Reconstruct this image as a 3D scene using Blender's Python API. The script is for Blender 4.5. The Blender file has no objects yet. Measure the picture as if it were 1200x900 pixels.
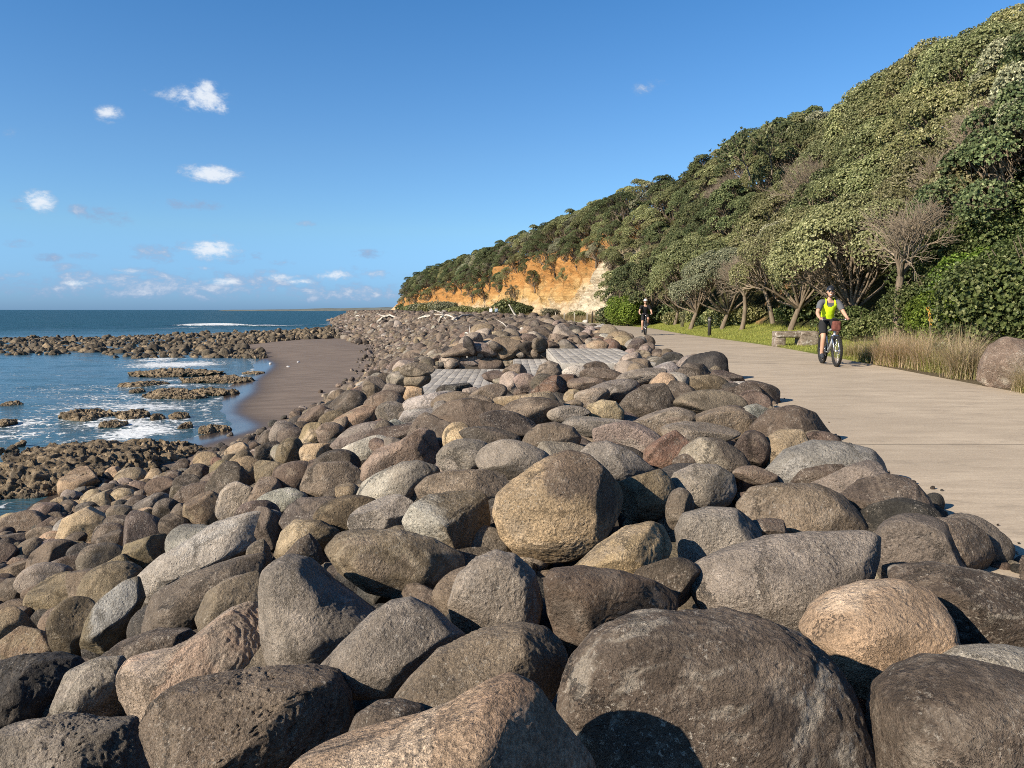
SUN_E = 5.0; SKY_S = 0.10; EXPOSURE = 0.72; SKY_DUST = 0.6
CLOUD_GREY = (1.75, 2.55, 3.9, 1); CLOUD_WHITE = (5.2, 5.5, 5.9, 1)
DENOISE = False
import bpy, bmesh, math, random
import numpy as np
from mathutils import Vector, Matrix, Quaternion

scene = bpy.context.scene
COL = scene.collection
rad = math.radians
PI = math.pi

# ------------------------------------------------------------------ camera
EYE = np.array([0.0, 0.0, 1.3])
F = 900.0                      # focal length in pixels of a 1200 px wide picture
PITCH = math.atan(87.0 / F)
CP, SP = math.cos(PITCH), math.sin(PITCH)
CAM_R = np.array([1.0, 0, 0]); CAM_F = np.array([0, CP, -SP]); CAM_U = np.array([0, SP, CP])

def ray(px, py):
    d = CAM_F + CAM_R * ((px - 600) / F) + CAM_U * ((450 - py) / F)
    return d                   # depth along the axis is the parameter

def project(P):
    P = np.asarray(P, float) - EYE
    z = P @ CAM_F
    z = np.where(np.abs(z) < 1e-6, 1e-6, z)
    return 600 + F * (P @ CAM_R) / z, 450 - F * (P @ CAM_U) / z, z

cd = bpy.data.cameras.new("camera")
cam = bpy.data.objects.new("camera", cd)
COL.objects.link(cam)
cam.location = EYE
cam.rotation_euler = (PI / 2 - PITCH, 0, 0)
cd.sensor_width = 36.0
cd.lens = 27.0
cd.clip_start = 0.05
cd.clip_end = 60000
scene.camera = cam

# ------------------------------------------------------------------ noise
def _hash(ix, iy, iz, seed):
    h = (ix.astype(np.int64) * 374761393 + iy.astype(np.int64) * 668265263 + iz.astype(np.int64) * 2147483647 + seed * 974634777) & 0xFFFFFFFF
    h = ((h ^ (h >> 13)) * 1274126177) & 0xFFFFFFFF
    h = ((h ^ (h >> 16)) * 2246822519) & 0xFFFFFFFF
    h = h ^ (h >> 15)
    return (h & 0xFFFFFF) / float(0xFFFFFF)

def vnoise(P, seed=0):
    P = np.asarray(P, float)
    I = np.floor(P).astype(np.int64); f = P - I
    u = f * f * f * (f * (f * 6 - 15) + 10)
    r = 0
    for dx in (0, 1):
        wx = u[:, 0] if dx else 1 - u[:, 0]
        for dy in (0, 1):
            wy = u[:, 1] if dy else 1 - u[:, 1]
            for dz in (0, 1):
                wz = u[:, 2] if dz else 1 - u[:, 2]
                r = r + wx * wy * wz * _hash(I[:, 0] + dx, I[:, 1] + dy, I[:, 2] + dz, seed)
    return r * 2 - 1

def fbm(P, octv=4, seed=0, gain=0.5):
    s = 0; a = 1.0; t = 0
    P = np.asarray(P, float)
    for o in range(octv):
        s = s + a * vnoise(P * (2.03 ** o) + 17.3 * o, seed + o)
        t += a; a *= gain
    return s / t

def sstep(a, b, x):
    t = np.clip((np.asarray(x, float) - a) / (b - a), 0, 1)
    return t * t * (3 - 2 * t)

# ------------------------------------------------------------------ mesh helpers
def np_mesh(name, V, polys, mats=(), smooth=True, attrs=None, fm=None):
    """V (n,3); polys: (m,k) int array or a list of such arrays"""
    me = bpy.data.meshes.new(name)
    if isinstance(polys, np.ndarray): polys = [polys]
    polys = [p for p in polys if len(p)]
    V = np.asarray(V, np.float32)
    me.vertices.add(len(V)); me.vertices.foreach_set("co", V.ravel())
    nl = sum(p.size for p in polys); nf = sum(len(p) for p in polys)
    me.loops.add(nl); me.loops.foreach_set("vertex_index", np.concatenate([p.ravel() for p in polys]).astype(np.int32))
    me.polygons.add(nf)
    tot = np.concatenate([np.full(len(p), p.shape[1], np.int32) for p in polys])
    st = np.concatenate([[0], np.cumsum(tot)[:-1]]).astype(np.int32)
    me.polygons.foreach_set("loop_start", st)
    if smooth: me.polygons.foreach_set("use_smooth", np.ones(nf, bool))
    if fm is not None: me.polygons.foreach_set("material_index", np.asarray(fm, np.int32))
    for m in mats: me.materials.append(m)
    for k, A in (attrs or {}).items():
        A = np.asarray(A, np.float32)
        if A.ndim == 1:
            at = me.attributes.new(k, 'FLOAT', 'POINT'); at.data.foreach_set("value", A)
        else:
            if A.shape[1] == 3: A = np.concatenate([A, np.ones((len(A), 1), np.float32)], 1)
            at = me.attributes.new(k, 'FLOAT_COLOR', 'POINT'); at.data.foreach_set("color", np.ascontiguousarray(A, np.float32).ravel())
    me.update(calc_edges=True)
    return me

def link(name, me, parent=None, loc=None):
    o = bpy.data.objects.new(name, me); COL.objects.link(o)
    if parent is not None: o.parent = parent
    if loc is not None: o.location = loc
    return o

def tag(o, label=None, cat=None, group=None, kind=None):
    if label: o["label"] = label
    if cat: o["category"] = cat
    if group: o["group"] = group
    if kind: o["kind"] = kind
    return o

def empty(name, loc=(0, 0, 0), rz=0.0):
    o = bpy.data.objects.new(name, None); COL.objects.link(o)
    o.location = loc; o.rotation_euler = (0, 0, rz); o.empty_display_size = 0.2
    return o

CHILDREN = {}
def part(name, me, root):
    o = link(name, me, root); CHILDREN.setdefault(root.name, []).append(o); return o

def copy_tree(root):
    c = root.copy(); COL.objects.link(c)
    for ch in CHILDREN.get(root.name, []):
        d = ch.copy(); COL.objects.link(d); d.parent = c
        CHILDREN.setdefault(c.name, []).append(d)
        for g in CHILDREN.get(ch.name, []):
            e = g.copy(); COL.objects.link(e); e.parent = d
            CHILDREN.setdefault(d.name, []).append(e)
    return c

class MB:
    """collects simple shapes into one mesh"""
    def __init__(s): s.V = []; s.P3 = []; s.P4 = []; s.n = 0; s.C = []
    def add(s, V, quads=None, tris=None, col=None):
        V = np.asarray(V, float)
        if quads is not None and len(quads): s.P4.append(np.asarray(quads, int) + s.n)
        if tris is not None and len(tris): s.P3.append(np.asarray(tris, int) + s.n)
        s.V.append(V); s.n += len(V)
        s.C.append(np.tile(np.asarray(col if col is not None else (1, 1, 1), float), (len(V), 1)) if (col is None or np.ndim(col) == 1) else np.asarray(col, float))
    def tube(s, pts, radii, n=8, cap=True, col=None, squash=1.0):
        pts = np.asarray(pts, float); m = len(pts)
        radii = np.full(m, radii, float) if np.ndim(radii) == 0 else np.asarray(radii, float)
        T = np.gradient(pts, axis=0); T /= np.linalg.norm(T, axis=1)[:, None] + 1e-9
        ref = np.array([0, 0, 1.0]) if abs(T[0][2]) < 0.9 else np.array([1.0, 0, 0])
        V = []
        u = np.cross(T[0], ref); u /= np.linalg.norm(u)
        for i in range(m):
            u = u - T[i] * (u @ T[i]); u /= np.linalg.norm(u) + 1e-9
            w = np.cross(T[i], u)
            a = np.arange(n) * 2 * PI / n
            V.append(pts[i] + radii[i] * (np.cos(a)[:, None] * u + squash * np.sin(a)[:, None] * w))
        V = np.concatenate(V)
        i, j = np.meshgrid(np.arange(m - 1), np.arange(n), indexing='ij')
        i = i.ravel(); j = j.ravel(); k = (j + 1) % n
        q = np.stack([i * n + j, i * n + k, (i + 1) * n + k, (i + 1) * n + j], 1)
        tr = None
        if cap:
            V = np.concatenate([V, pts[:1], pts[-1:]]); a = np.arange(n); b = (a + 1) % n
            tr = np.concatenate([np.stack([np.full(n, m * n), b, a], 1), np.stack([np.full(n, m * n + 1), (m - 1) * n + a, (m - 1) * n + b], 1)])
        s.add(V, q, tr, col)
    def box(s, c, size, R=None, col=None, bev=0.0):
        c = np.asarray(c, float); h = np.asarray(size, float) / 2
        bm = bmesh.new(); bmesh.ops.create_cube(bm, size=1.0)
        for v in bm.verts: v.co = Vector((v.co.x * 2 * h[0], v.co.y * 2 * h[1], v.co.z * 2 * h[2]))
        if bev > 0: bmesh.ops.bevel(bm, geom=list(bm.edges), offset=bev, segments=2, affect='EDGES', profile=0.5)
        s.bm(bm, c, R, col)
    def bm(s, bm, c=(0, 0, 0), R=None, col=None):
        bmesh.ops.triangulate(bm, faces=[f for f in bm.faces if len(f.verts) > 4])
        bm.verts.index_update()
        V = np.array([v.co[:] for v in bm.verts])
        if R is not None: V = V @ np.asarray(R).T
        V = V + np.asarray(c, float)
        q = [[v.index for v in f.verts] for f in bm.faces if len(f.verts) == 4]
        t = [[v.index for v in f.verts] for f in bm.faces if len(f.verts) == 3]
        s.add(V, q, t, col); bm.free()
    def ball(s, c, r, R=None, sub=3, col=None):
        V, T = ICO(sub); r = np.asarray(r, float) if np.ndim(r) else np.full(3, float(r))
        V = V * r
        if R is not None: V = V @ np.asarray(R).T
        s.add(V + np.asarray(c, float), None, T, col)
    def torus(s, c, R0, r, axis='x', n=40, m=10, col=None, squash=1.0):
        a = np.arange(n) * 2 * PI / n; b = np.arange(m) * 2 * PI / m
        A, B = np.meshgrid(a, b, indexing='ij')
        rr = R0 + r * np.cos(B); h = r * squash * np.sin(B)
        V = np.stack([h, rr * np.cos(A), rr * np.sin(A)], -1).reshape(-1, 3)
        if axis == 'z': V = V[:, [1, 2, 0]]
        i, j = np.meshgrid(np.arange(n), np.arange(m), indexing='ij'); i = i.ravel(); j = j.ravel()
        q = np.stack([i * m + j, ((i + 1) % n) * m + j, ((i + 1) % n) * m + (j + 1) % m, i * m + (j + 1) % m], 1)
        s.add(V + np.asarray(c, float), q, None, col)
    def mesh(s, name, mat, smooth=True, attr=None):
        P = []
        if s.P4: P.append(np.concatenate(s.P4))
        if s.P3: P.append(np.concatenate(s.P3))
        return np_mesh(name, np.concatenate(s.V), P, [mat], smooth, {attr: np.concatenate(s.C)} if attr else None)

_ico = {}
def ICO(sub):
    if sub not in _ico:
        bm = bmesh.new(); bmesh.ops.create_icosphere(bm, subdivisions=sub, radius=1.0)
        bm.verts.index_update()
        V = np.array([v.co[:] for v in bm.verts]); V /= np.linalg.norm(V, axis=1)[:, None]
        T = np.array([[v.index for v in f.verts] for f in bm.faces]); bm.free()
        _ico[sub] = (V, T)
    return _ico[sub]

# ------------------------------------------------------------------ node helpers
class NT:
    def __init__(s, tree): s.t = tree; s.n = tree.nodes; s.l = tree.links
    def new(s, typ, **kw):
        nd = s.n.new(typ)
        for k, v in kw.items(): setattr(nd, k, v)
        return nd
    def set(s, sock, v):
        if isinstance(v, bpy.types.NodeSocket): s.l.new(v, sock)
        elif v is not None: sock.default_value = v
    def math(s, op, a, b=None, c=None, clamp=False):
        nd = s.new("ShaderNodeMath", operation=op); nd.use_clamp = clamp
        s.set(nd.inputs[0], a)
        if b is not None: s.set(nd.inputs[1], b)
        if c is not None: s.set(nd.inputs[2], c)
        return nd.outputs[0]
    def vmath(s, op, a, b=None):
        nd = s.new("ShaderNodeVectorMath", operation=op); s.set(nd.inputs[0], a)
        if b is not None: s.set(nd.inputs[1], b)
        return nd.outputs["Value"] if op in ("LENGTH", "DOT_PRODUCT") else nd.outputs[0]
    def noise(s, vec, scale, detail=4, rough=0.55, dist=0.0):
        nd = s.new("ShaderNodeTexNoise"); s.set(nd.inputs["Vector"], vec)
        nd.inputs["Scale"].default_value = scale; nd.inputs["Detail"].default_value = detail
        nd.inputs["Roughness"].default_value = rough; nd.inputs["Distortion"].default_value = dist
        return nd.outputs["Fac"]
    def voro(s, vec, scale, feature='F1', rnd=1.0):
        nd = s.new("ShaderNodeTexVoronoi", feature=feature); s.set(nd.inputs["Vector"], vec)
        nd.inputs["Scale"].default_value = scale; nd.inputs["Randomness"].default_value = rnd
        return nd.outputs["Distance"]
    def map(s, v, a, b, c=0.0, d=1.0, smooth=True):
        nd = s.new("ShaderNodeMapRange", interpolation_type='SMOOTHSTEP' if smooth else 'LINEAR')
        s.set(nd.inputs[0], v)
        for i, x in enumerate((a, b, c, d)): s.set(nd.inputs[1 + i], x)
        return nd.outputs[0]
    def mix(s, fac, a, b, mode='MIX'):
        nd = s.new("ShaderNodeMix", data_type='RGBA', blend_type=mode)
        s.set(nd.inputs[0], fac); s.set(nd.inputs[6], a); s.set(nd.inputs[7], b)
        return nd.outputs[2]
    def attr(s, name):
        nd = s.new("ShaderNodeAttribute"); nd.attribute_name = name; return nd
    def bump(s, h, strength=0.5, dist=0.02, normal=None):
        nd = s.new("ShaderNodeBump"); s.set(nd.inputs["Height"], h)
        nd.inputs["Strength"].default_value = strength; nd.inputs["Distance"].default_value = dist
        if normal is not None: s.l.new(normal, nd.inputs["Normal"])
        return nd.outputs[0]
    def gain(s, col, f):       # colour times a scalar socket
        nd = s.new("ShaderNodeVectorMath", operation='SCALE'); s.set(nd.inputs[0], col); s.set(nd.inputs["Scale"], f); return nd.outputs[0]

def c4(c): return (c[0], c[1], c[2], 1.0)

def new_mat(name, rough=0.8, spec=0.3):
    m = bpy.data.materials.new(name); m.use_nodes = True
    t = NT(m.node_tree); b = m.node_tree.nodes["Principled BSDF"]
    b.inputs["Roughness"].default_value = rough
    b.inputs["Specular IOR Level"].default_value = spec
    return m, t, b

def objvec(t, stretch=None, world=False):
    if world: v = t.new("ShaderNodeNewGeometry").outputs["Position"]
    else:
        tc = t.new("ShaderNodeTexCoord").outputs["Object"]
        r = t.new("ShaderNodeObjectInfo").outputs["Random"]
        off = t.math('MULTIPLY', r, 37.0)
        v = t.vmath('ADD', tc, off)
    if stretch: v = t.vmath('MULTIPLY', v, stretch)
    return v

def plain(name, col, rough=0.6, spec=0.3, metal=0.0, var=0.15, scale=12.0, bump=0.1, stretch=None):
    m, t, b = new_mat(name, rough, spec)
    v = objvec(t, stretch)
    n = t.noise(v, scale, 6, 0.6)
    k = t.map(n, 0.25, 0.75, 1 - var, 1 + var, smooth=False)
    t.l.new(t.gain(c4(col)[:3], k), b.inputs["Base Color"])
    b.inputs["Metallic"].default_value = metal
    if bump: t.l.new(t.bump(n, bump, 0.01), b.inputs["Normal"])
    return m
# ------------------------------------------------------------------ light and sky
SUN_AZ, SUN_EL = rad(57), rad(28)           # direction the light travels towards, and the sun's height
sd = bpy.data.lights.new("sun", 'SUN'); sd.energy = SUN_E; sd.angle = rad(0.5); sd.color = (1.0, 0.87, 0.69)
sun = bpy.data.objects.new("sun", sd); COL.objects.link(sun)
ldir = Vector((math.sin(SUN_AZ) * math.cos(SUN_EL), math.cos(SUN_AZ) * math.cos(SUN_EL), -math.sin(SUN_EL)))
sun.rotation_euler = ldir.to_track_quat('-Z', 'Y').to_euler()

world = bpy.data.worlds.new("World"); scene.world = world; world.use_nodes = True
wt = NT(world.node_tree); bg = world.node_tree.nodes["Background"]
sky = wt.new("ShaderNodeTexSky", sky_type='NISHITA', sun_disc=False)
sky.sun_elevation = SUN_EL; sky.sun_rotation = SUN_AZ + PI
sky.altitude = 0; sky.air_density = 1.0; sky.dust_density = SKY_DUST; sky.ozone_density = 2.2
gen = wt.new("ShaderNodeTexCoord").outputs["Generated"]
sep = wt.new("ShaderNodeSeparateXYZ"); wt.l.new(gen, sep.inputs[0])
az = wt.math('ARCTAN2', sep.outputs[0], sep.outputs[1])
el = wt.math('ARCSINE', sep.outputs[2])
AE = wt.new("ShaderNodeCombineXYZ"); wt.l.new(az, AE.inputs[0]); wt.l.new(el, AE.inputs[1])
AE = AE.outputs[0]
AW = wt.vmath('MULTIPLY', AE, (1.0, 1.7, 1.0)); wn = wt.noise(AW, 24, 8, 0.66, .4); wn2 = wt.noise(AW, 80, 6, 0.65)
# clouds by direction: (px, py, half width, half height, density, whiteness)
CLOUDS = [(236, 116, 44, 22, 1.0, 1.0), (243, 104, 20, 18, .75, 1.0), (212, 112, 34, 14, .6, .9), (258, 126, 18, 12, .7, 1.0),
          (127, 133, 24, 15, .8, .85), (247, 203, 50, 15, .85, .95), (46, 236, 28, 20, .95, 1.0), (28, 240, 36, 12, .6, .4),
          (122, 253, 38, 17, .75, .22), (222, 240, 50, 10, .7, .15), (180, 298, 44, 15, .85, .40), (250, 292, 46, 19, .95, .9),
          (272, 300, 26, 13, .7, .35), (56, 302, 24, 9, .7, .2), (436, 298, 36, 8, .65, .2), (755, 103, 26, 18, .3, .7), (15, 157, 20, 11, .42, .6), (770, 98, 30, 14, .34, .7), (190, 108, 30, 10, .5, .8), (95, 246, 26, 9, .6, .3), (140, 258, 24, 10, .65, .25), (300, 300, 16, 8, .5, .4), (215, 288, 18, 9, .55, .5), (440, 322, 40, 8, .6, .6), (100, 300, 30, 7, .5, .4), (330, 308, 34, 7, .5, .5), (20, 285, 30, 8, .45, .4), (360, 262, 22, 6, .38, .5), (150, 318, 40, 7, .6, .7), (235, 314, 26, 6, .55, .75), (350, 330, 26, 6, .7, .9), (90, 332, 26, 6, .7, .85), (310, 318, 26, 6, .5, .5),
          (70, 312, 50, 7, .5, .4), (160, 318, 50, 9, .55, .45), (390, 322, 30, 12, .75, .9), (415, 316, 22, 7, .6, .5), (260, 330, 40, 8, .7, .9),
          (330, 325, 36, 8, .7, .75), (120, 330, 60, 8, .65, .6), (20, 322, 50, 9, .6, .55), (180, 336, 260, 22, .80, .44), (400, 343, 130, 16, .76, .44), (-80, 330, 160, 24, .8, .42), (60, 340, 160, 14, .6, .4), (290, 330, 120, 16, .8, .4), (120, 326, 120, 14, .8, .42), (480, 322, 24, 6, .4, .4)]
def azel(px, py):
    d = ray(px, py); d = d / np.linalg.norm(d); return math.atan2(d[0], d[1]), math.asin(d[2])
dens = None; white = None
for (px, py, hw, hh, de, wh) in CLOUDS:
    a, e = azel(px, py); a1, _ = azel(px + hw, py); _, e1 = azel(px, py - hh)
    q = wt.vmath('SUBTRACT', AE, (a, e, 0)); q = wt.vmath('MULTIPLY', q, (1 / (a1 - a), 1 / (e1 - e), 0))
    L = wt.vmath('LENGTH', q)
    m = wt.map(L, 0.0, 1.25, de, 0.0)
    w = wt.math('MULTIPLY', m, wh)
    dens = m if dens is None else wt.math('MAXIMUM', dens, m)
    white = w if white is None else wt.math('MAXIMUM', white, w)
nz = wt.math('ADD', wt.map(wn, 0.25, 0.75, -0.5, 0.5, smooth=False), wt.map(wn2, 0.25, 0.75, -0.30, 0.30, smooth=False))
alpha = wt.map(wt.math('ADD', dens, wt.math('MULTIPLY', nz, wt.map(dens, 0, .35, 0, 1.15))), 0.16, 1.08, 0, 0.92)
wfac = wt.map(wt.math('ADD', white, wt.math('MULTIPLY', nz, .5)), 0.15, 0.8, 0, 1)
ccol = wt.mix(wfac, CLOUD_GREY, CLOUD_WHITE)
rp = wt.new("ShaderNodeValToRGB"); wt.l.new(sep.outputs[2], rp.inputs[0])
for e_, (zz, c_) in zip(range(6), [(0.0, (.19, .35, .73)), (.03, (.20, .36, .70)), (.10, (.275, .41, .55)), (.19, (.26, .40, .53)), (.42, (.16, .365, .535)), (.75, (.085, .205, .33))]):
    el_ = rp.color_ramp.elements[e_] if e_ < 2 else rp.color_ramp.elements.new(zz)
    el_.position = zz; el_.color = (*c_, 1)
skyc = wt.gain(wt.mix(1.0, sky.outputs[0], rp.outputs[0], 'MULTIPLY'), 1.84)
fin = wt.mix(alpha, skyc, ccol)
wt.l.new(fin, bg.inputs["Color"]); bg.inputs["Strength"].default_value = SKY_S

scene.view_settings.view_transform = 'Standard'; scene.view_settings.look = 'None'
scene.view_settings.exposure = EXPOSURE; scene.view_settings.gamma = 1.0; scene.view_settings.use_curve_mapping = False
scene.cycles.max_bounces = 6; scene.cycles.diffuse_bounces = 3; scene.cycles.glossy_bounces = 2; scene.cycles.transmission_bounces = 3
scene.cycles.transparent_max_bounces = 4; scene.cycles.use_denoising = DENOISE; scene.cycles.caustics_reflective = False; scene.cycles.caustics_refractive = False
scene.render.use_persistent_data = False
scene.cycles.pixel_filter_type = 'BLACKMAN_HARRIS'; scene.cycles.filter_width = 1.0

# ------------------------------------------------------------------ the lie of the land
def curve(pts):
    pts = np.array(pts, float)
    def f(y):
        y = np.asarray(y, float)
        # smooth interpolation (Catmull style via numpy: piecewise cubic with finite slopes)
        xs, vs = pts[:, 0], pts[:, 1]
        m = np.gradient(vs, xs)
        i = np.clip(np.searchsorted(xs, y) - 1, 0, len(xs) - 2)
        h = xs[i + 1] - xs[i]; t = np.clip((y - xs[i]) / h, 0, 1)
        return ((2 * t**3 - 3 * t**2 + 1) * vs[i] + (t**3 - 2 * t**2 + t) * h * m[i] + (-2 * t**3 + 3 * t**2) * vs[i + 1] + (t**3 - t**2) * h * m[i + 1])
    return f
pathL = curve([(-12, 2.3), (0, 2.45), (4, 2.62), (11, 3.6), (20, 4.3), (31, 4.6), (50, 4.5), (70, 3.4), (97, -1.0), (127, -8), (160, -17), (200, -30)])
pathR = curve([(-12, 8.3), (4, 8.0), (12, 8.0), (17, 8.45), (28, 9.3), (41, 9.2), (55, 9.7), (66, 9.0), (78, 7.7), (97, 5.8), (117, 1.3), (140, -5), (160, -11), (200, -24)])
crest = curve([(-12, -.5), (0, -.3), (10, -.2), (17, -1.3), (25, -1.4), (35, -1.2), (50, -2.0), (72, -5.4), (90, -8.8), (120, -17), (160, -27), (200, -36), (300, -60), (360, -70), (450, 40), (700, 600)])
shore = curve([(-30, -10), (12, -11.5), (20, -12.5), (25.4, -12.2), (28, -11.8), (30, -11.5), (36, -14.3), (39, -15.2), (43, -15.9), (51, -18.3), (66, -21.8), (76, -25.8), (84, -29), (100, -37), (120, -43), (160, -44), (200, -47), (300, -71), (400, -80), (700, 560)])
hillB = curve([(-20, 15), (15, 13.6), (25, 13.2), (40, 13.5), (60, 13.6), (75, 12.6), (90, 11.2), (105, 8.3), (119, 5.0), (150, -3), (186, -12), (240, -27), (320, -48), (360, -60)])
ridgeH = curve([(-20, 10.0), (30, 10.0), (45, 10.3), (60, 11.4), (80, 12.6), (100, 13.2), (120, 13.0), (150, 12.2), (200, 11.2), (240, 10.4), (285, 9.4), (315, 7.8), (330, 4.5), (342, 1.2), (370, 0.6)])
SEA = -3.5

def sand_z(X, Y):
    s = X - shore(Y)
    z = SEA + np.where(s > 0, 0.055 * s, 0.07 * s) + 0.035 * np.sin(Y * .35 + X * .12)
    return np.clip(z, -5.5, -2.9)
def slope_z(X, Y):             # surface the boulder centres lie on
    s = X - crest(Y)
    top = 0.10 + 0.22 * sstep(28, 75, Y)
    return top + np.minimum(0, 0.42 * s) - .50 * np.exp(-((X + 1.2) / 2.0) ** 2 - ((Y - 15.5) / 3.0) ** 2)
def centre_z(X, Y):
    return np.maximum(slope_z(X, Y), sand_z(X, Y) + 0.16)
def ground_z(X, Y):
    X = np.asarray(X, float); Y = np.asarray(Y, float)
    g = np.maximum(slope_z(X, Y) - 0.42, sand_z(X, Y))
    inland = sstep(-0.9, -0.1, X - pathL(Y))
    g = g * (1 - inland) + np.minimum(-0.03, 0) * inland
    under = (X > -3.1) & (X < 1.6) & (Y > 16.8) & (Y < 25.6)
    return np.where(under, np.minimum(g, -1.1), g)

def axis(segs):
    out = [np.linspace(a, b, n, endpoint=False) for a, b, n in segs]; out.append([segs[-1][1]]); return np.concatenate(out)
def grid_faces(nx, ny):
    i, j = np.meshgrid(np.arange(nx - 1), np.arange(ny - 1), indexing='ij'); i = i.ravel(); j = j.ravel()
    return np.stack([i * ny + j, (i + 1) * ny + j, (i + 1) * ny + j + 1, i * ny + j + 1], 1)

# --- ground sheet
gx = axis([(-9000, -200, 6), (-200, -60, 30), (-60, -28, 70), (-28, 16, 150), (16, 60, 12), (60, 9000, 8)])
gy = axis([(-3000, -12, 6), (-12, 60, 150), (60, 140, 110), (140, 380, 80), (380, 900, 20), (900, 12000, 8)])
GX, GY = np.meshgrid(gx, gy, indexing='ij')
GZ = ground_z(GX, GY)
GZ = np.where(GY < -12, np.where(GX < -8, -5, GZ), GZ)
GZ = GZ + 0.012 * fbm(np.stack([GX.ravel() * .8, GY.ravel() * .8, 0 * GX.ravel()], 1), 3, 5).reshape(GZ.shape)
s_shore = GX - shore(GY)
wet = 1 - sstep(0.2, 3.4, s_shore)
is_sand = sstep(-0.02, 0.10, sand_z(GX, GY) - (slope_z(GX, GY) - 0.42))
m, t, b = new_mat("sand_and_soil", 0.9, 0.25)
P = objvec(t, world=True)
wv = t.attr("wet").outputs["Fac"]; sv = t.attr("sand").outputs["Fac"]
st = t.noise(t.vmath('MULTIPLY', P, (0.35, 1.3, 1)), 1.2, 6, 0.6)
fine = t.noise(P, 40, 4, 0.7)
dry = t.mix(t.map(st, .3, .7), c4((.14, .108, .086)), c4((.20, .157, .126)))
soil = t.mix(t.noise(P, 9, 5), c4((.03, .026, .022)), c4((.085, .07, .055)))
base = t.mix(wv, dry, c4((.06, .047, .040)))
base = t.mix(sv, soil, base)
t.l.new(t.gain(base, t.map(fine, .3, .7, .85, 1.15, smooth=False)), b.inputs["Base Color"])
t.l.new(t.map(wv, .35, .95, .92, .16), b.inputs["Roughness"])
t.l.new(t.bump(t.math('ADD', t.math('MULTIPLY', st, t.map(wv, .3, .9, 1.6, .15)), t.math('MULTIPLY', fine, t.map(wv, .3, .9, .25, .02))), .5, .05), b.inputs["Normal"])
o = link("ground", np_mesh("ground", np.stack([GX, GY, GZ], -1).reshape(-1, 3), grid_faces(len(gx), len(gy)), [m], True, {"wet": wet.ravel(), "sand": is_sand.ravel()}))
tag(o, "dark sandy beach and soil beneath the boulder bank", kind="structure")

# --- sea
sx = axis([(-20000, -300, 10), (-300, -80, 60), (-80, -8, 190), (-8, 40, 6), (40, 20000, 8)])
sy = axis([(-2000, 4, 6), (4, 14, 14), (14, 60, 150), (60, 110, 110), (110, 330, 110), (330, 1200, 40), (1200, 30000, 14)])
SX, SY = np.meshgrid(sx, sy, indexing='ij')
Pn = np.stack([SX.ravel(), SY.ravel(), 0 * SX.ravel()], 1)
ds = (shore(SY) - SX).ravel()                     # metres out from the waterline
near = (sstep(12, 16, SY) * (1 - sstep(250, 320, SY)) * (1 - sstep(90, 200, -SX))).ravel()
sw = fbm(Pn * [.12, .35, 0] + 3, 3, 40) * .10 + fbm(Pn * [.5, 1.1, 0], 3, 41) * .05
swell = np.sin(SY.ravel() * .55 + SX.ravel() * .28 + 2.5 * fbm(Pn * .05, 2, 44)) * .05
SZ = SEA + near * (sw + swell) * sstep(0.2, 5, ds)
# foam: real froth lying on the water, thick where waves break over the rocks
foam = np.zeros(len(Pn))
def blob(px, py, hw, hd, amt, rot=0.0):
    d = ray(px, py); k = (SEA - EYE[2]) / d[2]; c = EYE + d * k
    dx = SX.ravel() - c[0]; dy = SY.ravel() - c[1]; ca, sa = math.cos(rot), math.sin(rot)
    u = (dx * ca + dy * sa) / hw; v = (-dx * sa + dy * ca) / hd
    return amt * np.clip(1 - np.sqrt(u * u + v * v), 0, 1)
for a in [(205, 427, 6.0, 7.0, 1.5), (182, 422, 4, 5, 1.1), (150, 476, 8, 5.0, .85), (120, 482, 6, 4, .8), (160, 495, 4.0, 3.0, 1.1), (165, 505, 2.5, 3.5, 1.4), (150, 510, 2, 2.5, 1.3), (176, 478, 4, 3.5, 1.1),
          (30, 495, 5, 4.0, .8), (60, 500, 4, 3, .7), (20, 508, 3, 2.6, .8), (228, 446, 6, 1.6, 1.0), (215, 452, 5, 1.5, .9), (100, 455, 12, 6, .55), (130, 465, 10, 5, .7), (60, 440, 12, 6, .35), (100, 515, 4, 2, .6), (130, 495, 3.5, 2.6, 1.0)]:
    foam = np.maximum(foam, blob(*a))
for a in [(250, 381.5, 16, 5, 2.2, .1), (235, 384, 14, 4, 1.0, 0), (315, 382.5, 12, 4, 1.5, 0), (355, 381, 10, 4, 1.2, 0), (380, 380, 10, 4, 1.0, 0), (205, 385, 12, 4, .7, 0), (70, 389, 20, 4, .5, 0)]:
    foam = np.maximum(foam, blob(*a))
edge = np.exp(-((ds - 0.25) / 0.35) ** 2) * .75
foam = np.maximum(foam, edge * (SY.ravel() > 18))
# breakers stand up a little
brk = np.maximum(blob(250, 381.5, 15, 3.0, 1.0, .1), blob(315, 382.5, 12, 3, .6))
SZ = SZ + brk * 1.0
m, t, b = new_mat("sea_water", 0.09, 0.5)
P = objvec(t, world=True)
b.inputs["IOR"].default_value = 1.333
fo = t.attr("foam").outputs["Fac"]; far = t.attr("far").outputs["Fac"]
f1 = t.noise(t.vmath('MULTIPLY', P, (.8, 1.6, 1)), 1.4, 8, .68, 1.2)
f2 = t.voro(P, 2.6, 'DISTANCE_TO_EDGE'); 
lace = t.math('ADD', t.map(f1, .35, .7, 0, 1, smooth=False), t.map(f2, 0, .18, .25, -.1))
fm = t.map(t.math('ADD', t.math('SUBTRACT', lace, 1.06), t.math('MULTIPLY', fo, 1.08)), 0.0, 0.36)
fm = t.math('MULTIPLY', fm, t.map(fo, .03, .15))
deep = t.mix(t.noise(t.vmath('MULTIPLY', P, (.006, .03, 1)), 1.0, 4), c4((.004, .032, .043)), c4((.009, .056, .065)))
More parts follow.
